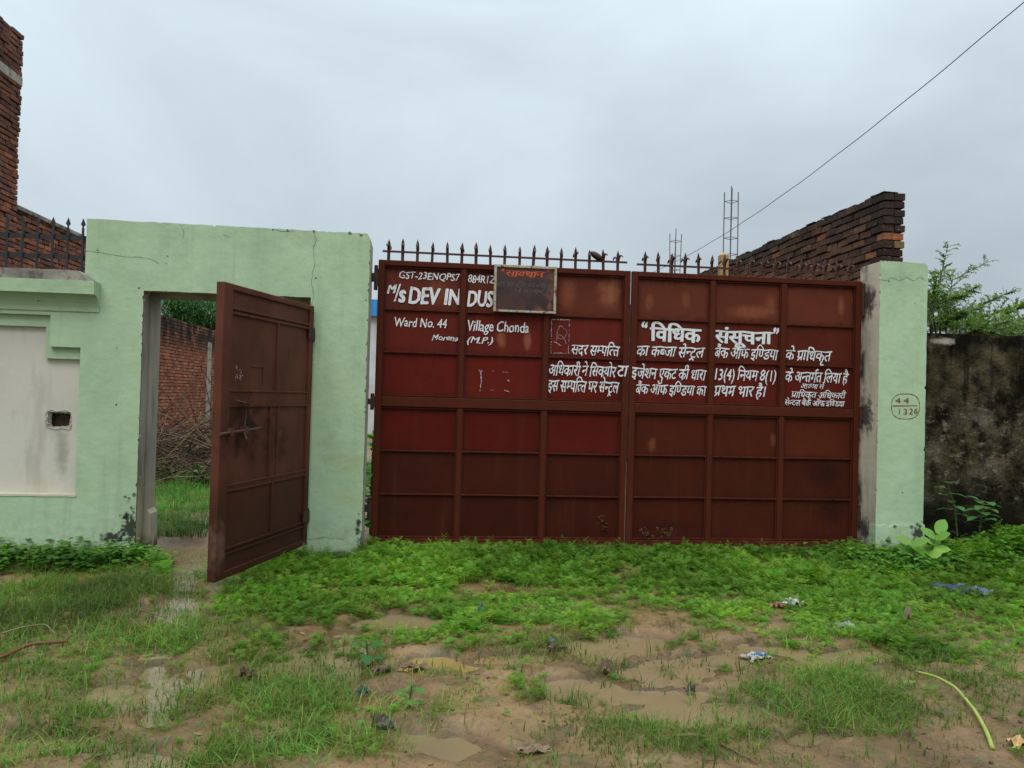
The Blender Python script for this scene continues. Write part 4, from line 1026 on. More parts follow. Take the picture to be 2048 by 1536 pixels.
# husk wedged between two spikes
def ellipsoid(mb, c, axes, n=14, m=9, c_=None, pw=1.0):
    c = Vector(c); vs = []; fs = []
    for i in range(m + 1):
        t = math.pi * i / m; z = math.cos(t); r = math.sin(t) ** pw
        for k in range(n):
            p = 2 * math.pi * k / n; vs.append(c + Vector(axes[0]) * r * math.cos(p) + Vector(axes[1]) * r * math.sin(p) + Vector(axes[2]) * z)
    for i in range(m):
        for k in range(n): fs.append((i * n + k, i * n + (k + 1) % n, (i + 1) * n + (k + 1) % n, (i + 1) * n + k))
    mb.add(vs, fs, 0, c_)
q = P(740 + 1783 / 3.938, 460 + 205 / 3.938, -.03)
hk = thing('dry_husk', 'dark brown oval husk wedged between the spikes above the left gate leaf', 'husk', q)
mb = MB(); ellipsoid(mb, q, ((0.020, 0.0, .027), (0, .045, 0), (.062, 0, -.040)), pw=1.15)
mb.build('shell', [mk_flat('husk_skin', (0.028, 0.016, 0.012), (0.06, 0.032, 0.02), .6, .3, 30)], hk, smooth=True)
mb = MB(); mb.tube([q + Vector((.056, 0, -.036)), q + Vector((.078, 0, -.046))], [.009, .004], 6); mb.build('stalk', [M['bark']], hk)

# ------------------------------------------------------------------ open door
dr = thing('steel_door', 'dark brown rusty steel door swung open towards the viewer, with a slide bolt', 'door', (HX, HY, DZB))
def dbox(mb, u0, u1, v0, v1, n0, n1):
    a = DOORPT(u0, v1, n0); mb.obox(a, DU * ((u1 - u0) * DW), DN * (n1 - n0), Vector((0, 0, (v1 - v0) * (DZT - DZB))))
def build_door():
    t = .012
    mb = MB(); dbox(mb, .02, .98, .01, .99, -.004, .0); mb.build('sheet', [M['door']], dr)
    mb = MB(); dbox(mb, 0, .085, 0, 1, -.045, .022); dbox(mb, .95, 1, 0, 1, -.045, .022); dbox(mb, .085, .95, 0, .022, -.044, .020); dbox(mb, .085, .95, .975, 1, -.044, .020)
    mb.build('outer_frame', [M['door']], dr, bevel=.008, seg=2)
    mb = MB()
    for v0, v1 in ((.078, .086), (.094, .102), (.360, .367), (.413, .420), (.683, .690), (.702, .709), (.898, .905), (.915, .922)): dbox(mb, .085, .95, v0, v1, -.004, .016)
    dbox(mb, .085, .95, .367, .413, -.002, .009); dbox(mb, .085, .95, .690, .702, -.002, .010)
    for u0, u1, v0, v1 in ((.56, .575, .102, .360), (.50, .515, .420, .683), (.585, .60, .420, .683), (.545, .56, .709, .898)): dbox(mb, u0, u1, v0, v1, -.004, .015)
    dbox(mb, .515, .585, .42, .683, -.002, .006)
    dbox(mb, .30, .43, .272, .277, 0, .005); dbox(mb, .42, .43, .277, .335, 0, .005)
    mb.build('rails', [M['door']], dr, bevel=.002)
    M['rust'] = mk_flat('bare_rust', (0.09, 0.045, 0.028), (0.05, 0.024, 0.016), .7, .3, 30)
    mb = MB(); mb.tube([DOORPT(-.02, .507, .045), DOORPT(.36, .497, .045)], .011, 10); bh = MB().tube([DOORPT(.19, .502, .045), DOORPT(.19, .53, .075)], .008, 8)
    dbox(mb, .06, .085, .49, .515, .02, .06); dbox(mb, .20, .225, .487, .512, .0, .06)
    sb = mb.build('slide_bolt', [M['rust']], dr); bh.build('bolt_handle', [M['rust']], sb)
    mb = MB(); mb.tube([DOORPT(.12, .395, .03), DOORPT(.15, .40, .045), DOORPT(.22, .405, .04), DOORPT(.225, .45, .03), DOORPT(.215, .50, .03)], .007, 8); mb.build('hasp', [M['rust']], dr)
    mb = MB()
    for v in (.12, .88):
        mb.tube([DOORPT(1.015, v - .03, .0), DOORPT(1.015, v + .03, .0)], .02, 10); dbox(mb, .93, 1.01, v - .022, v + .022, .022, .03)
    mb.build('hinge', [M['iron']], dr)
    mb = MB()
    for k in range(16):
        a = DOORPT(.14 + rnd.uniform(0, .07), .272 + rnd.uniform(0, .05), .0018); d = DU * rnd.uniform(-.02, .02) + Vector((0, 0, rnd.uniform(-.025, .025))); w = d.cross(DN).normalized() * .003
        mb.add([a - w, a + d - w, a + d + w, a + w], [(0, 1, 2, 3)])
    mb.build('paint_scratch', [M['chalk']], dr)
build_door()

# ------------------------------------------------------------------ rebar columns, yellow post, cable
def rebar(pxl, pxr, pyt, pyb, y, npy, label):
    xl, xr = P(pxl, pyb, y).x, P(pxr, pyb, y).x; zt = P(pxl, pyt, y).z; w = xr - xl; zb = P(pxl, pyb, y).z - .7
    s = w * .62; cx = (xl + xr) / 2; rot = R(24)
    root = thing('rebar_column', label, 'rebar', (cx, y, 0), 'unfinished columns behind the brick wall')
    c4 = [(cx + s * .72 * math.cos(rot + k * math.pi / 2 + .78), y + s * .72 * math.sin(rot + k * math.pi / 2 + .78)) for k in range(4)]
    for k, (x, yy) in enumerate(c4):
        mb = MB(); mb.tube([(x, yy, zb - .2), (x + rnd.uniform(-.005, .005), yy, (zb + zt) / 2), (x + rnd.uniform(-.015, .015), yy, zt - (.08 if k % 2 else 0) + rnd.uniform(-.02, .02))], .0095, 6); mb.build('bar', [M['rebar']], root)
    for py in npy:
        z = P(pxl, py, y).z; mb = MB(); mb.tube([(x * 1.0, yy, z + rnd.uniform(-.01, .01)) for x, yy in c4 + [c4[0]]], .006, 5); mb.build('stirrup', [M['rebar']], root)
    MB().box(cx - w * .6, cx + w * .6, y - w * .6, y + w * .6, -.1, zb).build('concrete_stub', [M['conc']], root)
rebar(1446, 1475, 373, 515, 5.9, (402, 436, 476, 509), 'taller cage of bare rebar rising behind the brick wall, crossed by the cable')
rebar(1338, 1361, 459, 545, 9.6, (482, 511, 540), 'shorter, farther cage of bare rebar above the middle of the gate')
q = P(1446, 550, .3)
yp = thing('timber_post', 'pale yellow square post with a pointed top, standing behind the right gate leaf', 'post', (q.x, .3, 0))
zt = P(1446, 503, .3).z; mb = MB(); h = .044
mb.box(q.x - h, q.x + h, .3 - h, .3 + h, -.1, zt - .045); o = mb.v[:]
vs = [(q.x - h, .3 - h, zt - .045), (q.x + h, .3 - h, zt - .045), (q.x + h, .3 + h, zt - .045), (q.x - h, .3 + h, zt - .045), (q.x + .01, .3, zt)]
mb.add(vs, [(0, 1, 4), (1, 2, 4), (2, 3, 4), (3, 0, 4)]); mb.build('shaft', [M['wood_y']], yp, bevel=.004)
A_, B_ = P(2300, -215, 1.5), P(1245, 565, 26)
pts = []
for k in range(61):
    s = k / 60; p = A_.lerp(B_, s); p.z -= 0.85 * 4 * s * (1 - s); p.z += .006 * math.sin(k * 1.1); pts.append(p)
cb = tag(MB().tube(pts, .0085, 6).build('power_cable', [M['cable']]), 'thin overhead cable sagging from the upper right corner down behind the gate', 'cable')

# ------------------------------------------------------------------ plants
def leaf_card(mb, base, d, up, L, w, col, fold=.15, bend=.25, n=4):
    """an oval leaf blade, several quads long, folded along its midrib"""
    d = Vector(d).normalized(); s = d.cross(Vector(up)).normalized(); u = s.cross(d).normalized(); base = Vector(base)
    vs = []; fs = []
    for i in range(n + 1):
        t = i / n; ww = w * math.sin(math.pi * min(1, .06 + t * .92)) ** .75 / 2 * (1.0 if t < .97 else .25)
        c = base + d * (L * t) + u * (-bend * L * t * t)
        vs += [c - s * ww + u * fold * ww, c, c + s * ww + u * fold * ww]
    for i in range(n):
        a = i * 3; fs += [(a, a + 1, a + 4, a + 3), (a + 1, a + 2, a + 5, a + 4)]
    mb.add(vs, fs, 0, col)
def vary(c, rr, a=.2):
    k = rr.uniform(1 - a, 1 + a); return (c[0] * k * rr.uniform(.85, 1.15), c[1] * k, c[2] * k * rr.uniform(.8, 1.2))
# large-leaved milkweed in front of the pillar foot
def milkweed(px, py, stems, label):
    b = G(px, py, .03); rr = random.Random(px)
    root = thing('leafy_shrub', label, 'plant', b)
    for dx, dy, h, nl, L in stems:
        top = b + Vector((dx, dy, h)); mb = MB(); mb.tube([b + Vector((dx * .2, 0, -.03)), b + Vector((dx * .6, dy * .5, h * .5)), top], [.010, .008, .005], 6, 0, (.10, .17, .05)); stem = mb.build('stem', [M['leaf']], root)
        for k in range(nl):
            t = k // 2 / max(1, (nl // 2 - 1)) if nl > 3 else .5; p = b + Vector((dx * (.35 + .65 * t), dy * t, h * (.3 + .7 * t)))
            az = k * math.pi + (k // 2) * 1.35 + rr.uniform(-.3, .3); el = .15 + .50 * t + rr.uniform(-.15, .15)
            d = Vector((math.cos(az) * math.cos(el), math.sin(az) * math.cos(el), math.sin(el)))
            m_ = MB(); leaf_card(m_, p, d, (0, -.6, .8), L * rr.uniform(.75, 1.1), L * .62, vary((.20, .37, .075), rr, .18), .15, .15, 6); m_.build('leaf', [M['weed']], stem, smooth=True)
milkweed(1845, 1142, ((-.13, -.02, .24, 10, .17), (.12, .0, .30, 11, .18), (.02, -.07, .14, 6, .15)), 'pale green shrub with large oval leaves in front of the green pillar foot')
def roundleaf(px, py, h, lean, n, L, col, label, zb=.2, name='young_plant', y=None):
    b = G(px, py, zb) if y is None else P(px, py, y); rr = random.Random(px + 1)
    root = thing(name, label, 'plant', b); top = b + Vector((lean, -.02, h))
    mb = MB(); mb.tube([b + Vector((0, 0, -.05)), b.lerp(top, .5) + Vector((lean * -.2, 0, 0)), top], [.008, .006, .004], 6, 0, (.09, .13, .04))
    mb2 = MB()
    for k in range(n):
        t = .35 + .65 * k / n; p = b.lerp(top, t); az = k * 2.4; el = rr.uniform(-.05, .6); d = Vector((math.cos(az), math.sin(az), math.sin(el)))
        q = p + d * L * .5; mb.tube([p, q], .003, 4, 0, (.10, .15, .05)); leaf_card(mb2, q, d, (0, 0, 1), L * rr.uniform(.8, 1.2), L * .85, vary(col, rr), .12, .35, 5)
    mb.build('stem', [M['leaf']], root); mb2.build('foliage', [M['weed']], root, smooth=True)
roundleaf(1915, 1062, .50, -.14, 8, .10, (.065, .20, .055), 'tall thin plant with round leaves, leaning against the mouldy wall', y=-.38)
roundleaf(1958, 1068, .34, .04, 16, .11, (.075, .19, .05), 'bushy round-leaved plant at the foot of the mouldy wall', y=-.42)
roundleaf(735, 1335, .16, -.01, 7, .07, (.05, .16, .05), 'small broad-leaved seedling in the puddle below the left gate leaf', .0)
roundleaf(818, 1425, .14, .01, 7, .05, (.09, .22, .04), 'yellow-green seedling in the mud at the bottom centre', .0)
roundleaf(1060, 1090, .10, -.03, 4, .06, (.06, .19, .05), 'two-leaved sprout in front of the left gate leaf', .06)
roundleaf(1520, 1092, .16, .06, 12, .055, (.05, .17, .05), 'small creeper with round leaves climbing at the right gate leaf', .06)
roundleaf(1558, 1094, .15, .06, 12, .05, (.05, .17, .05), 'round-leaved creeper nearer the pillar, at the right gate leaf', .06)
for px, py, z in ((365, 968, .0), (415, 975, .0)):
    roundleaf(px, py, .25, .03, 9, .20, (.06, .20, .05), 'broad-leaved weed before the brush heap, %s' % ('nearer the left jamb' if px < 400 else 'nearer the open door edge'), z)
q = P(743, 960, .9)
def inner_plant():
    b = Vector((q.x, .9, .05)); rr = random.Random(3); root = thing('leafy_shrub', 'tall leafy weed inside the compound, glimpsed between doorway wall and gate', 'plant', b)
    mb = MB(); mb2 = MB(); mb.tube([b - Vector((0, 0, .1)), b + Vector((0, 0, 1.1))], [.012, .005], 6, 0, (.1, .15, .05))
    for k in range(46):
        p = b + Vector((0, 0, rr.uniform(.1, 1.1))); az = rr.uniform(0, 6.28); leaf_card(mb2, p, (math.cos(az), math.sin(az), rr.uniform(-.1, .6)), (0, 0, 1), rr.uniform(.15, .28), .13, vary((.09, .26, .05), rr))
    mb.build('stem', [M['leaf']], root); mb2.build('foliage', [M['leaf']], root)
inner_plant()
# flowering weeds in front of the gate
def flower_weed(px, py, h, n, label):
    b = G(px, py, .07); rr = random.Random(px)
    root = thing('flowering_weed', label, 'weed', b, 'flowering weeds at the gate'); st = MB(); fl = MB(); lf = MB()
    st.tube([b - Vector((0, 0, .05)), b + Vector((.01, 0, h * .5)), b + Vector((.02, 0, h * .8))], [.004, .003, .002], 5, 0, (.10, .12, .05))
    for k in range(n):
        t = rr.uniform(.35, .85); p = b + Vector((.015 * t, 0, h * t)); az = rr.uniform(0, 6.28); e = p + Vector((math.cos(az) * .09, math.sin(az) * .09, h * rr.uniform(.12, .3)))
        st.tube([p, p.lerp(e, .6) + Vector((0, 0, -.01)), e], .0018, 4, 0, (.13, .11, .06))
        for j in range(3):
            e2 = e + Vector((rr.uniform(-.025, .025), rr.uniform(-.02, .02), rr.uniform(0, .03))); st.tube([e, e2], .0012, 3, 0, (.13, .11, .06)); ellipsoid(fl, e2, ((.004, 0, 0), (0, .004, 0), (0, 0, .0035)), 6, 4, (.24, .17, .12))
        leaf_card(lf, p, (math.cos(az + 1), math.sin(az + 1), .3), (0, 0, 1), .05, .015, (.10, .13, .05))
    st.build('stem', [M['leaf']], root); fl.build('flower_heads', [M['leaf']], root); lf.build('leaves', [M['leaf']], root)
flower_weed(1206, 1095, .34, 11, 'tallest wispy brown flowering weed, before the middle of the gate')
flower_weed(1288, 1096, .20, 9, 'short brown flowering weed just right of the gate meeting line')
flower_weed(1325, 1096, .19, 9, 'short brown flowering weed before the first column of the right leaf')

# ---- mass vegetation, as numpy templates scattered over the ground
def tpl_arrays(mb):
    tri = []; col = []
    for f, c in zip(mb.f, mb.c):
        f = list(f) + ([f[-1]] if len(f) == 3 else []); tri.append(f[:4]); col.append(c)
    return np.array(mb.v), np.array(tri), np.array(col)
def tpl_weed(seed):
    rr = random.Random(seed); mb = MB(); n = rr.randint(8, 12)
    for k in range(n):
        az = k * 2.399 + rr.uniform(-.3, .3); el = rr.uniform(.15, 1.0); L = rr.uniform(.030, .056) * (1.5 if seed % 4 == 3 else 1); d = Vector((math.cos(az) * math.cos(el), math.sin(az) * math.cos(el), math.sin(el)))
        s = Vector((-math.sin(az), math.cos(az), 0)); b = Vector((0, 0, rr.uniform(.0, .045))); c = vary((.088, .204, .021), rr, .38)
        for j in range(4):                    # lobed pinnate blade
            t = .25 + .21 * j; p = b + d * L * t + Vector((0, 0, -.25 * L * t * t)); w = L * (.42 - .22 * abs(t - .5))
            for sg in (-1, 1):
                e = p + s * sg * w + d * w * .55 + Vector((0, 0, -.15 * w)); q = d * L * .10
                mb.add([p - q * .35, p + q * .5, e + q * .4, e - q * .05], [(0, 1, 2, 3)], 0, c)
        p = b + d * L * .9 + Vector((0, 0, -.2 * L)); e = b + d * L * 1.2 + Vector((0, 0, -.34 * L)); mb.add([p - s * L * .11, e - s * L * .02, e + s * L * .02, p + s * L * .11], [(0, 1, 2, 3)], 0, c)
    return tpl_arrays(mb)
def tpl_tall(seed):
    rr = random.Random(seed); mb = MB(); H = rr.uniform(.05, .10); lx, ly = rr.uniform(-.03, .03), rr.uniform(-.03, .03)
    for k in range(16):
        t = (k + .5) / 16; b = Vector((lx * t, ly * t, H * t)); az = k * 2.399 + rr.uniform(-.3, .3); el = rr.uniform(-.1, .7); L = rr.uniform(.035, .065) * (1.15 - .6 * t); d = Vector((math.cos(az) * math.cos(el), math.sin(az) * math.cos(el), math.sin(el))); s = Vector((-math.sin(az), math.cos(az), 0)); c = vary((.088, .198, .022), rr, .38)
        for j in range(4):
            q = b + d * L * (.2 + .25 * j); w = L * (.36 - .07 * j)
            for sg in (-1, 1):
                e = q + s * sg * w + d * w * .6 + Vector((0, 0, -.2 * w)); u = d * L * .08; mb.add([q - u * .5, q + u * .7, e + u * .4, e - u * .1], [(0, 1, 2, 3)], 0, c)
    s = Vector((.0022, 0, 0)); mb.add([-s, s, Vector((lx, ly, H)) + s * .5, Vector((lx, ly, H)) - s * .5], [(0, 1, 2, 3)], 0, (.07, .12, .03))
    return tpl_arrays(mb)
def tpl_grass(seed, n, hl, hh, wd, colr, spread=.03):
    rr = random.Random(seed); mb = MB()
    for k in range(n):
        az = rr.uniform(0, 6.28); b = Vector((rr.gauss(0, spread), rr.gauss(0, spread), -.01)); L = rr.uniform(hl, hh); lean = rr.uniform(.3, 2.1); d = Vector((math.cos(az), math.sin(az), 0)); s = Vector((-math.sin(az), math.cos(az), 0))
        c = vary(colr, rr, .28); pr = None; w = wd * rr.uniform(.7, 1.3)
        if rr.random() < .11: c = rr.choice([(.22, .17, .06), (.15, .10, .05), (.12, .12, .04)])
        for i in range(4):
            t = i / 3; p = b + d * (L * lean * t * t * .75) + Vector((0, 0, L * (t - .35 * lean * t * t))); ww = w * (1 - t * .85) / 2
            cur = (p - s * ww, p + s * ww)
            if pr: mb.add([pr[0], pr[1], cur[1], cur[0]], [(0, 1, 2, 3)], 0, c)
            pr = cur
    return tpl_arrays(mb)
def tpl_broad(seed):
    rr = random.Random(seed); mb = MB()
    for k in range(7):
        az = rr.uniform(0, 6.28); p = Vector((rr.uniform(-.08, .08), rr.uniform(-.08, .08), rr.uniform(.02, .13))); leaf_card(mb, p, (math.cos(az), math.sin(az), rr.uniform(-.3, .5)), (0, 0, 1), rr.uniform(.035, .065), rr.uniform(.03, .05), vary((.068, .190, .020), rr, .38), .15, .3, 3)
    return tpl_arrays(mb)
def scatter(name, tpls, pts, sc, mat, tint, label=None):
    rs = np.random.RandomState(len(pts)); Vs = []; Fs = []; Cs = []; o = 0
    which = rs.randint(0, len(tpls), len(pts)); ang = rs.rand(len(pts)) * 6.2832
    for k, (v, f, c) in enumerate(tpls):
        ii = np.where(which == k)[0]
        if not len(ii): continue
        ca, sa = np.cos(ang[ii])[:, None], np.sin(ang[ii])[:, None]; s = sc[ii][:, None]
        x = (v[None, :, 0] * ca - v[None, :, 1] * sa) * s + pts[ii, 0][:, None]; y = (v[None, :, 0] * sa + v[None, :, 1] * ca) * s + pts[ii, 1][:, None]; z = v[None, :, 2] * s * (.8 + .4 * rs.rand(len(ii), 1)) + pts[ii, 2][:, None]
        n = len(v); Vs.append(np.stack([x, y, z], -1).reshape(-1, 3)); Fs.append((f[None] + (np.arange(len(ii)) * n)[:, None, None] + o).reshape(-1, 4)); o += n * len(ii)
        Cs.append((c[None] * tint[ii][:, None, :]).reshape(-1, 3))
    ob = fast_mesh(name, np.concatenate(Vs), np.concatenate(Fs), mat, np.concatenate(Cs), 'stuff'); return ob
WEED = [(1000, 1125, 620, 48, 1.0), (1480, 1140, 420, 66, 1.0), (1830, 1215, 290, 110, 1.0), (620, 1225, 165, 95, 1.0), (760, 1185, 200, 70, 1.0), (930, 1245, 120, 58, .95), (860, 1295, 60, 30, .9), (1080, 1205, 170, 50, .45), (1320, 1190, 220, 46, .35),
        (1040, 1375, 48, 42, 1.0), (1570, 1275, 50, 36, .45), (1190, 1255, 70, 40, .45), (1480, 1215, 120, 60, .6), (580, 1290, 110, 40, .9), (1010, 1260, 70, 40, .6), (1950, 1100, 120, 60, .9), (1690, 1190, 150, 60, 1.0), (1380, 1300, 60, 24, .2), (1450, 1250, 60, 20, .25)]
GRASS = [(190, 1250, 310, 110, .82), (330, 1440, 260, 110, .42), (620, 1480, 180, 70, .7), (150, 1225, 260, 95, .95), (340, 1190, 110, 60, .35), (110, 1330, 170, 60, .8), (600, 1420, 150, 110, .95), (390, 1450, 140, 80, .7), (140, 1440, 120, 60, .65), (480, 1350, 80, 60, .6), (700, 1480, 110, 60, .8), (350, 1310, 110, 60, .55), (270, 1480, 110, 50, .5), (470, 1500, 90, 50, .8),
         (1390, 1345, 90, 50, .85), (1450, 1385, 90, 40, .85), (1660, 1395, 190, 62, .75), (1720, 1440, 140, 50, .65), (1150, 1435, 100, 46, .55), (1250, 1420, 90, 40, .65), (1850, 1400, 180, 70, .4), (1350, 1490, 200, 50, .4), (900, 1425, 90, 46, .5), (1060, 1470, 70, 36, .4), (820, 1290, 60, 30, .4), (760, 1340, 46, 50, .5), (1120, 1310, 140, 30, .35), (1000, 1320, 90, 30, .35), (930, 1370, 90, 24, .25), (250, 1360, 240, 60, .5), (560, 1360, 120, 50, .6), (720, 1430, 120, 60, .5), (200, 1500, 200, 40, .5), (1230, 1340, 40, 30, .3), (1650, 1290, 120, 30, .25), (1600, 1340, 120, 30, .3), (360, 1150, 90, 40, .25), (60, 1510, 120, 40, .4), (370, 1400, 60, 60, .35), (1950, 1350, 120, 50, .3), (1250, 1500, 120, 40, .35), (1150, 1400, 60, 30, .6)]
rs = np.random.RandomState(11)
def sample(n, x0, x1, y0, y1): return rs.uniform(x0, x1, n), rs.uniform(y0, y1, n)
def keep_mask(x, y):                          # nothing grows inside masonry or the gate line
    blocked = ((y > YF - .03) & (y < .10) & ~((x > OXL + .08) & (x < OXR - .08)) & ~((x > GXL) & (x < GXR) & (y < -.10)))
    return ~blocked
def tints(x, y, n):
    g = fbm(x * 1.3 + 70, y * 1.3 + 20, 3)[:, None]; b = rs.rand(n, 1)
    t = np.array([[1.0, 1.0, 1.0]]) * np.clip(.25 + 1.5 * g, .45, 1.6) * (.75 + .5 * b); t[:, 0] *= (.8 + .6 * rs.rand(n)); return t
# lush weeds
x, y = sample(52000, -5.4, 8.5, -4.6, -.05); px, py, w = project(x, y, np.zeros_like(x)); f = fbm(x * 2 + 5, y * 2, 3)
den = blobs(px + 40 * (f - .5), py + 24 * (f - .5), WEED, .5); den = np.where((px > 2000), np.where(py < 1300, 1, .1), den)
lawn = blobs(px + 40 * (f - .5), py, GRASS, .7) * .16; den = np.maximum(den, lawn); small = den <= lawn + 1e-6
f2 = .5 * f + .5 * fbm(x * 5.5 + 3, y * 5.5, 3)
k = (rs.rand(len(x)) < np.clip(den * 3.4 * (f2 - .27), 0, 1) * .95) & keep_mask(x, y) & (w > .5); x, y, small = x[k], y[k], small[k]
h = ground_h(x, y); k = h > -.02; x, y, h, small = x[k], y[k], h[k], small[k]
sc = rs.uniform(.65, 1.35, len(x)) * (.75 + .6 * fbm(x * 1.7 + 30, y * 1.7, 2)); edge = np.clip((y + 2.9) / 1.6, .75, 1.25); sc *= edge * np.where(small, .7, 1.0) * np.where(y > -.45, .8, 1.0)
sc = sc * np.where((project(x, y, np.zeros_like(x))[0] > 1640) & (y > -2.3), 1.25, 1.0)
scatter('weeds', [tpl_weed(s) for s in range(8)] + [tpl_tall(s) for s in range(2)], np.stack([x, y, h - .004], 1), sc * 1.0, M['weed'], tints(x, y, len(x)) * np.array([[1.05, 1.0, .95]]))
print('weeds', len(x))
# grass
x, y = sample(70000, -5.6, 6.5, -5.2, -.05); px, py, w = project(x, y, np.zeros_like(x)); f = .6 * fbm(x * 2.6 + 15, y * 2.6, 3) + .4 * fbm(x * 6 + 5, y * 6, 2)
den = blobs(px + 50 * (f - .5), py + 30 * (f - .5), GRASS, .7); den = np.where(px < -40, .8, den); den = np.maximum(den, .05)
k = (rs.rand(len(x)) < np.clip(den * 4.2 * (f - .36), 0, 1) * .85) & keep_mask(x, y) & (w > .5); x, y = x[k], y[k]; h = ground_h(x, y); k = (h > -.004) | (rs.rand(len(x)) < np.where(project(x, y, np.zeros_like(x))[0] < 560, .55, .24)); x, y, h = x[k], y[k], h[k]
scatter('grass', [tpl_grass(s, 13, .040, .11, .0056, (.092, .180, .030), .05) for s in range(8)], np.stack([x, y, np.maximum(h, -.012)], 1), rs.uniform(.6, 1.35, len(x)), M['grass'], tints(x, y, len(x)))
print('grass', len(x))
# broad-leaved creeper along wall feet
x, y = sample(4200, -5.4, 8.5, -1.15, YF - .02); px, py, w = project(x, y, np.zeros_like(x))
CRE = [(130, 1110, 190, 34, 1.0), (1900, 1110, 260, 60, .9), (660, 1098, 80, 14, .5), (1300, 1098, 420, 12, .5)]
den = np.where(px < 0, .9, blobs(px, py, CRE, .4)); k = (rs.rand(len(x)) < den) & keep_mask(x, y); x, y = x[k], y[k]; h = ground_h(x, y)
scatter('creeper', [tpl_broad(s) for s in range(6)], np.stack([x, y, h], 1), rs.uniform(.7, 1.3, len(x)), M['weed'], tints(x, y, len(x)))
# taller grass inside the compound
x, y = sample(5200, -6.2, -.3, .12, 9.0); k = (x < -.9 - .1 * 0) & ((y > 1.2) | (x < OXL + .3) | (x > OXR)); k &= ~((y < .6) & (x > OXL - .1) & (x < OXR + .1)); x, y = x[k], y[k]; h = np.zeros_like(x) + .01
k = (fbm(x * 1.2, y * 1.2, 3) > .28); x, y, h = x[k], y[k], h[k]
scatter('tall_grass', [tpl_grass(s + 50, 12, .10, .26, .008, (.062, .20, .026), .05) for s in range(6)], np.stack([x, y, h], 1), rs.uniform(.7, 1.3, len(x)), M['grass'], tints(x, y, len(x)))
# brush heap of dead stalks before the side wall
def brush():
    mb = MB(); rr = random.Random(21)
    for k in range(1500):
        px = rr.uniform(255, 470); py = rr.uniform(870, 965); b = G(px, py, 0.0) if False else Vector((rr.uniform(-6.0, -2.3), rr.uniform(4.6, 9.5), 0))
        hh = 1.05 * max(0, 1 - abs(b.y - 7.3) / 3.0) ** .7 * (0.75 + .5 * vnoise(np.array([b.x * 1.3]), np.array([b.y * 1.3]))[0]); b.z = rr.uniform(.0, 1.0) * hh + .02
        az = rr.gauss(.1, 1.0) + (math.pi if rr.random() < .5 else 0); L = rr.uniform(.35, 1.3); d = Vector((math.cos(az), math.sin(az) * .7, rr.gauss(0, .5)))
        c = rr.choice([(.13, .075, .045), (.17, .11, .065), (.07, .045, .03), (.20, .14, .08), (.09, .055, .038), (.045, .032, .024), (.06, .04, .03)])
        e = b + d * L; mb.tube([b, b.lerp(e, .5) + Vector((rr.uniform(-.05, .05), 0, rr.uniform(-.02, .08))), e], [.010, .008, .004], 4, 0, c, cap=False)
    o = mb.build('brush_heap', [M['leaf_dead']]); o['kind'] = 'stuff'
brush()
def scrub_in():
    x, y = sample(900, -6.0, -2.2, 4.6, 9.6); scatter('scrub', [tpl_broad(s + 30) for s in range(4)], np.stack([x, y, .05 + .7 * np.clip(1 - np.abs(y - 7.3) / 3, 0, 1) * rs.rand(len(x))], 1), rs.uniform(.6, 1.1, len(x)), M['leaf'], tints(x, y, len(x)) * .8)
    g = bpy.data.objects['scrub']
x, y = sample(420, -6.2, -2.2, 4.8, 9.6)
scatter('scrub', [tpl_broad(s + 30) for s in range(4)], np.stack([x, y, .03 + .65 * np.clip(1 - np.abs(y - 7.3) / 3, 0, 1) * rs.rand(len(x))], 1), rs.uniform(.6, 1.2, len(x)), M['leaf'], tints(x, y, len(x)) * .85)

# bits of leaf, grit and clod lying on the mud
def tpl_bit(seed):
    rr = random.Random(seed); mb = MB(); r = rr.uniform(.006, .014)
    if seed % 3:                              # a lump
        ellipsoid(mb, (0, 0, r * .3), ((r * rr.uniform(.8, 1.5), r * .3, 0), (-r * .2, r * rr.uniform(.6, 1.1), 0), (0, 0, r * .6)), 6, 4, rr.choice([(.16, .10, .05), (.09, .06, .035), (.18, .12, .07), (.12, .08, .045), (.20, .12, .07)]))
    else: leaf_card(mb, (0, 0, .006), (1, .2, rr.uniform(0, .3)), (0, .2, 1), r * 4, r * 1.8, rr.choice([(.15, .09, .05), (.22, .15, .07), (.08, .05, .03), (.13, .13, .05)]), .3, rr.uniform(-.4, .6), 3)
    return tpl_arrays(mb)
x, y = sample(5200, -5, 7, -5.0, -.4); k = (fbm(x * 2.2 + 31, y * 2.2, 3) > .47) & keep_mask(x, y); x, y = x[k], y[k]; h = ground_h(x, y); k = h > -.006; x, y, h = x[k], y[k], h[k]
scatter('debris', [tpl_bit(s_) for s_ in range(12)], np.stack([x, y, h], 1), rs.uniform(.35, 1.1, len(x)) ** 1.6, M['leaf_dead'], np.ones((len(x), 3)) * rs.uniform(.6, 1.3, (len(x), 1)))
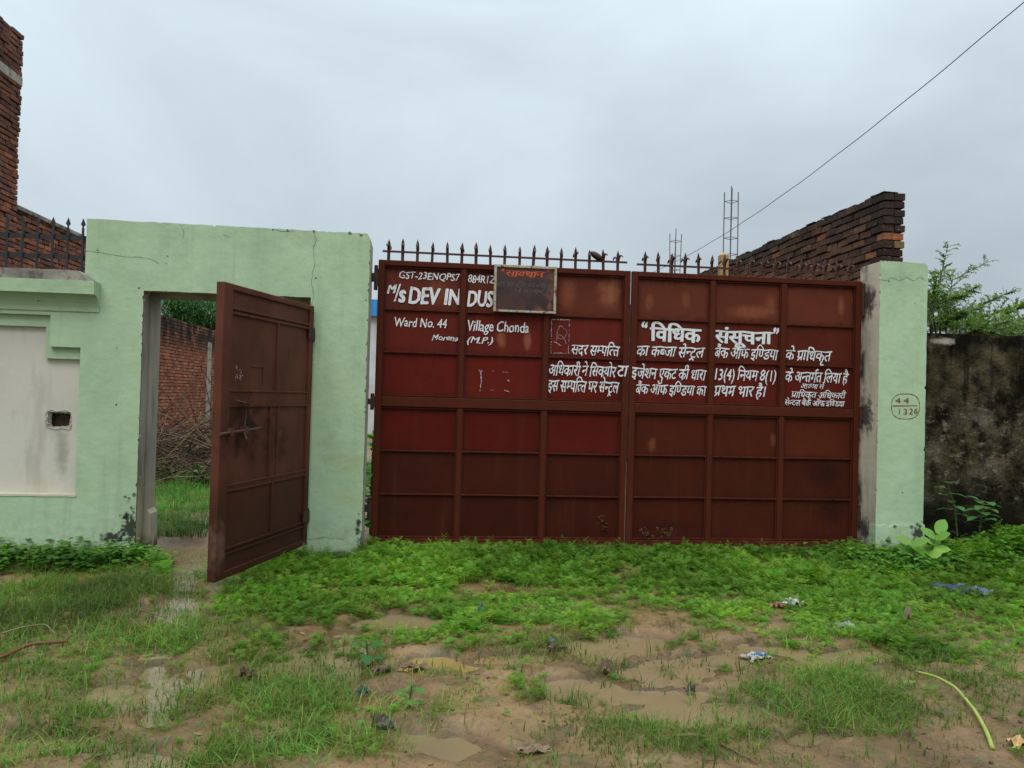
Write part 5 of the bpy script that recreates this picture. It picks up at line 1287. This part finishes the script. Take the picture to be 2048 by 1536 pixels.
# ---- trees
def tree(name, label, base, trunk_h, crown_c, crown_r, nl, leaf, col, seed, limbs=9, r0=.12):
    rr = random.Random(seed); b = Vector(base); root = thing(name, label, 'tree', b); c = Vector(crown_c); mb = MB(); lf = MB()
    fork = b + Vector((rr.uniform(-.1, .1), 0, trunk_h)); mb.tube([b - Vector((0, 0, .3)), b.lerp(fork, .5) + Vector((.05, 0, 0)), fork], [r0, r0 * .8, r0 * .6], 8)
    tips = []
    for k in range(limbs):
        while True:
            v = Vector((rr.uniform(-1, 1), rr.uniform(-1, 1), rr.uniform(-.8, 1)))
            if .35 < v.length < 1: break
        e = c + Vector((v.x * crown_r[0], v.y * crown_r[1], v.z * crown_r[2])); mid = fork.lerp(e, .5) + Vector((rr.uniform(-.2, .2), rr.uniform(-.2, .2), .1)); mb.tube([fork, mid, e], [r0 * .4, r0 * .22, r0 * .06], 5); tips += [(e, .7, rr.uniform(.45, 1.5)), (mid, .5, rr.uniform(.4, 1.0)), (mid.lerp(e, .5), .6, rr.uniform(.5, 1.4))]
    mb.build('trunk', [M['bark']], root)
    for k in range(nl):
        t, s, tone = rr.choice(tips); sp = .34 * s
        p = t + Vector((rr.gauss(0, 1) * crown_r[0] * sp, rr.gauss(0, 1) * crown_r[1] * sp, rr.gauss(0, 1) * crown_r[2] * sp * .8)); az = rr.uniform(0, 6.28)
        leaf_card(lf, p, (math.cos(az), math.sin(az), rr.uniform(-.7, .4)), (0, 0, 1), leaf * rr.uniform(.6, 1.3), leaf * .5, vary(tuple(q * tone for q in col), rr, .3), .1, .3, 1)
    lf.build('crown', [M['leaf']], root)
tb_ = PX(375, 610, SX - 3.0)
tree('leafy_tree', 'dense green leafy tree beyond the red brick compound wall, seen through the doorway', (tb_.x, tb_.y, 0), 2.4, (tb_.x + .3, tb_.y, 4.7), (2.5, 2.6, 1.5), 30000, .26, (.06, .165, .045), 5, 26, .13)
# feathery thorn tree behind the mouldy wall
def thorn_tree():
    rr = random.Random(8); b = Vector((6.6, 1.6, 0)); root = thing('thorn_tree', 'sparse feathery thorn tree rising above the mouldy wall on the right', 'tree', b); mb = MB(); lf = MB()
    fork = b + Vector((0, 0, 1.2)); mb.tube([b - Vector((0, 0, .2)), b.lerp(fork, .6) + Vector((.05, 0, 0)), fork], [.07, .06, .05], 7)
    def spray(p, d, L, n, dens):
        """a drooping twig with tiny leaflets on both sides"""
        te = p + d * L; mid = p + d * L * .55 + Vector((0, 0, .03 * L)); te.z -= .12 * L; mb.tube([p, mid, te], [.0032, .0024, .0014], 4, cap=False)
        n = max(4, int(L / .011)); s = d.cross(Vector((0, 0, 1))).normalized(); cc = vary((.135, .225, .065), rr, .35)
        for k in range(n):
            t = (k + .5) / n; q = p.lerp(mid, t * 2) if t < .5 else mid.lerp(te, t * 2 - 1)
            for sg in (-1, 1):
                if rr.random() > dens: continue
                o = q + s * sg * rr.uniform(.012, .028) + d * .012 + Vector((0, 0, rr.uniform(-.022, .012))); w = d * rr.uniform(.004, .0075)
                lf.add([q - w, q + w, o + w, o - w], [(0, 1, 2, 3)], 0, cc)
    limbs = [((1862, 640), (1880, 560), (1896, 490), .45), ((1890, 640), (1905, 560), (1978, 523), .55), ((1880, 650), (1960, 610), (2025, 582), .8), ((1870, 655), (1905, 600), (1950, 575), .9),
             ((1900, 655), (1980, 630), (2050, 606), .9), ((1860, 650), (1866, 590), (1876, 548), .8), ((1920, 660), (2010, 645), (2080, 628), 1), ((1880, 655), (1920, 635), (1965, 612), 1), ((1850, 655), (1852, 620), (1858, 585), .9),
             ((1900, 660), (1940, 650), (1990, 640), 1), ((1960, 668), (2030, 660), (2110, 650), 1), ((1860, 660), (1895, 640), (1925, 625), 1), ((1985, 668), (2060, 650), (2140, 600), .9), ((1860, 662), (1880, 655), (1910, 648), 1), ((1930, 668), (1975, 660), (2020, 655), 1), ((1865, 620), (1890, 600), (1930, 590), 1), ((1990, 672), (2040, 668), (2090, 664), 1), ((1940, 664), (1985, 668), (2040, 678), 1), ((2000, 655), (2060, 640), (2130, 622), 1), ((1990, 640), (2040, 615), (2100, 590), .8), ((1900, 668), (1935, 672), (1985, 690), 1), ((2020, 668), (2060, 680), (2100, 700), 1)]
    for i, (p0, p1, p2, dens) in enumerate(limbs):
        yy = 1.3 + rr.uniform(-.6, .8); A, B, C_ = P(*p0, yy), P(*p1, yy + rr.uniform(-.2, .2)), P(*p2, yy + rr.uniform(-.3, .3))
        mb.tube([fork, fork.lerp(A, .6) + Vector((0, rr.uniform(-.1, .1), 0)), A, B, C_], [.02, .015, .010, .006, .0025], 5)
        for seg, (U, V, m) in enumerate(((A, B, 18), (B, C_, 15))):
            D = (V - U).normalized()
            for k in range(int(m * .9)):
                t = (k + rr.random()) / int(m * .9); p = U.lerp(V, t)
                for q in range(3 if dens > .7 else 2):
                    az = rr.uniform(0, 6.28); side = Vector((math.cos(az), math.sin(az) * .6, rr.uniform(-.4, .6))).normalized(); d = (D * .7 + side * .8).normalized()
                    spray(p, d, rr.uniform(.06, .26) * (1.1 - .55 * (t + seg) / 2), 0, .38 + .3 * dens)
    mb.build('branches', [M['bark']], root); lf.build('crown', [M['leaf']], root)
thorn_tree()

# ------------------------------------------------------------------ litter, sticks and stones on the mud
def scrap(px, py, wx, wy, col, label, cat, name, lift=.03, crumple=.35, seed=0, rotz=0, col2=None):
    """a crumpled bit of film or paper lying on the ground"""
    b = G(px, py, 0); b.z = max(float(ground_h(np.array([b.x]), np.array([b.y]))[0]), -.004) + .006; rr = random.Random(px + seed); n = 7
    vs = []; fs = []; ca, sa = math.cos(rotz), math.sin(rotz)
    for j in range(n + 1):
        for i in range(n + 1):
            u, v = i / n - .5, j / n - .5; k = 1 + rr.uniform(-crumple, crumple) * .5
            xx, yy = u * wx * k, v * wy * k; vs.append((b.x + xx * ca - yy * sa, b.y + xx * sa + yy * ca, b.z + max(0, rr.gauss(.35, .4)) * lift + lift * .4 * math.cos(u * 3)))
    for j in range(n):
        for i in range(n):
            if (i in (0, n - 1) or j in (0, n - 1)) and rr.random() < .25: continue
            q = j * (n + 1) + i; fs.append((q, q + 1, q + n + 2, q + n + 1))
    o = MB().add(vs, fs).build(name, [M['lit']]); o.color = (*col, 1); md = o.modifiers.new('thick', 'SOLIDIFY'); md.thickness = .0015
    off = b; me = o.data
    for v in me.vertices: v.co -= off
    o.location = off
    if col2:
        o2 = o.copy(); o2.data = o.data.copy(); COL.objects.link(o2); o2.parent = o; o2.location = (wx * .22, wy * .1, .004); o2.scale = (.5, .55, 1.05); o2.name = 'printed_flap'; o2.color = (*col2, 1)
    return tag(o, label, cat, None)
scrap(1510, 1318, .15, .12, (.34, .32, .30), 'crumpled white wrapper with blue print, lying in the puddle right of centre', 'wrapper', 'crumpled_wrapper', .03, .5, 0, .3, (.03, .13, .34))
scrap(1580, 1222, .16, .14, (.42, .42, .37), 'torn white wrapper at the lower edge of the weeds, before the right gate leaf', 'wrapper', 'torn_wrapper', .045, .5, 2, .6, (.10, .12, .10))
scrap(1690, 1264, .13, .10, (.26, .30, .25), 'grey-green scrap of plastic at the mud edge, below the pillar', 'scrap', 'plastic_scrap', .035, .35, 3)
scrap(1665, 1270, .10, .08, (.03, .04, .03), 'black scrap of plastic beside the grey-green scrap', 'scrap', 'plastic_scrap', .03, .4, 4)
scrap(1918, 1190, .34, .26, (.010, .042, .125), 'deep blue plastic bag half buried in the weeds on the right', 'plastic bag', 'plastic_bag', .045, .5, 5, .2, (.09, .13, .18))
scrap(1965, 1195, .2, .18, (.11, .15, .20), 'pale blue-grey plastic film beside the deep blue bag', 'plastic film', 'plastic_film', .055, .5, 6)
scrap(1103, 1292, .035, .03, (.12, .30, .46), 'tiny light blue plastic scrap among grass at the centre', 'scrap', 'plastic_scrap', .035, .4, 7)
scrap(962, 1243, .04, .04, (.03, .15, .17), 'small teal plastic scrap in the weeds below the left gate leaf', 'scrap', 'plastic_scrap', .07, .4, 8)
scrap(726, 1394, .06, .04, (.02, .11, .09), 'dark teal plastic scrap in the grass left of the bottom centre', 'scrap', 'plastic_scrap', .05, .4, 9)
scrap(2036, 1506, .11, .06, (.50, .33, .13), 'orange-yellow card scrap at the lower right corner', 'scrap', 'card_scrap', .03, .2, 10, .4)
scrap(766, 1463, .09, .07, (.05, .045, .04), 'dark muddy clod of rubbish in the puddle at the lower centre left', 'rubbish', 'rubbish_clod', .05, .6, 11)
scrap(1068, 1510, .14, .07, (.21, .13, .08), 'flat brown dead leaf on wet mud at the bottom centre', 'dead leaf', 'dead_leaf', .02, .2, 12, .1)
scrap(824, 1356, .16, .05, (.17, .10, .055), 'long curled brown dead leaf below the orange puddle', 'dead leaf', 'dead_leaf', .03, .2, 13, -.1)
scrap(1210, 1350, .07, .07, (.13, .085, .05), 'crumpled brown dead leaf standing at the edge of the central puddle', 'dead leaf', 'dead_leaf', .06, .5, 14)
scrap(765, 1358, .11, .06, (.09, .06, .04), 'dark brown dead leaf left of the long curled one', 'dead leaf', 'dead_leaf', .03, .4, 15)
scrap(1112, 1308, .12, .04, (.08, .05, .035), 'strip of dark rotten leaves beside the tiny light blue scrap', 'dead leaf', 'dead_leaf', .03, .5, 16)
scrap(493, 1366, .09, .05, (.05, .03, .02), 'dark rotten lump in the puddle on the left', 'rubbish', 'rubbish_clod', .04, .6, 17)
scrap(1310, 1205, .05, .05, (.22, .11, .06), 'reddish-brown broken tile piece in the thin weeds at the centre right', 'tile piece', 'tile_fragment', .04, .2, 18)
scrap(1555, 1226, .12, .07, (.25, .10, .05), 'rust-orange dead leaf left of the torn white wrapper', 'dead leaf', 'dead_leaf', .03, .3, 19)
scrap(305, 1108, .16, .08, (.16, .17, .16), 'grey plastic scrap at the foot of the left door jamb', 'scrap', 'plastic_scrap', .05, .5, 20)
scrap(1380, 1386, .05, .05, (.03, .025, .02), 'small black clod in the grass by the right puddle', 'rubbish', 'rubbish_clod', .03, .5, 21)
scrap(1774, 1129, .03, .03, (.55, .52, .47), 'tiny white paper bit in the weeds near the pillar foot', 'scrap', 'paper_scrap', .10, .3, 22)
scrap(1815, 1250, .04, .04, (.26, .20, .12), 'tan paper bit in the lower weeds below the pillar', 'scrap', 'paper_scrap', .08, .3, 23)
def stick(name, pts, r, col, label, cat):
    q = []
    for px, py, dz in pts:
        g = G(px, py, 0); g.z = max(float(ground_h(np.array([g.x]), np.array([g.y]))[0]), -.004) + dz; q.append(g)
    f = [];
    for i in range(len(q) - 1):
        for k in range(4): f.append(q[i].lerp(q[i + 1], k / 4))
    f.append(q[-1]); b = f[0].copy(); n = len(f)
    sm = [f[0]] + [(f[i - 1] + f[i] * 2 + f[i + 1]) / 4 for i in range(1, n - 1)] + [f[-1]]
    o = MB().tube([p - b for p in sm], [r * (1 - .45 * i / n) for i in range(n)], 7).build(name, [M['stick']], None, smooth=True); o.location = b; o.color = (*col, 1); return tag(o, label, cat)
stick('fallen_branch', [(-60, 1352, .02), (0, 1340, .03), (60, 1320, .05), (135, 1314, .05)], .013, (.13, .055, .03), 'reddish-brown bare branch lying in the grass at the left edge', 'branch')
stick('green_stalk', [(1985, 1512, .01), (1972, 1480, .02), (1950, 1445, .03), (1910, 1405, .05), (1870, 1380, .05), (1832, 1364, .04)], .011, (.28, .34, .07), 'long yellow-green fleshy stalk curving over the grass at the lower right', 'stalk')
st_ = bpy.data.objects['green_stalk']; g_ = G(1832, 1364, .06); lf_ = MB(); leaf_card(lf_, g_, G(1800, 1372, .03) - g_, (0, 0, 1), .16, .07, (.22, .26, .08), .4, .2, 5)
lf_.build('leaf_sheath', [M['weed']], st_)
stick('twig', [(275, 1235, .03), (300, 1238, .03), (332, 1243, .03)], .005, (.14, .08, .05), 'thin brown twig crossing the wet grass below the open door', 'twig')
stick('twig', [(1440, 1506, .01), (1475, 1522, .015), (1515, 1545, .01)], .006, (.15, .09, .05), 'thin brown twig on bare mud at the bottom edge, right of centre', 'twig')
stick('dry_reed', [(1350, 1492, .012), (1380, 1488, .015), (1412, 1494, .012)], .009, (.20, .14, .07), 'short tan reed piece on the mud left of the bottom twig', 'reed')
stick('dry_grass_stalk', [(0, 1290, .04), (40, 1285, .06), (90, 1278, .06), (110, 1290, .03)], .005, (.17, .16, .075), 'pale dry stem looping above the branch at the left edge', 'stem')
stick('twig', [(650, 1105, .02), (638, 1080, .16)], .004, (.05, .04, .03), 'thin dark upright twig at the foot of the doorway wall', 'twig')
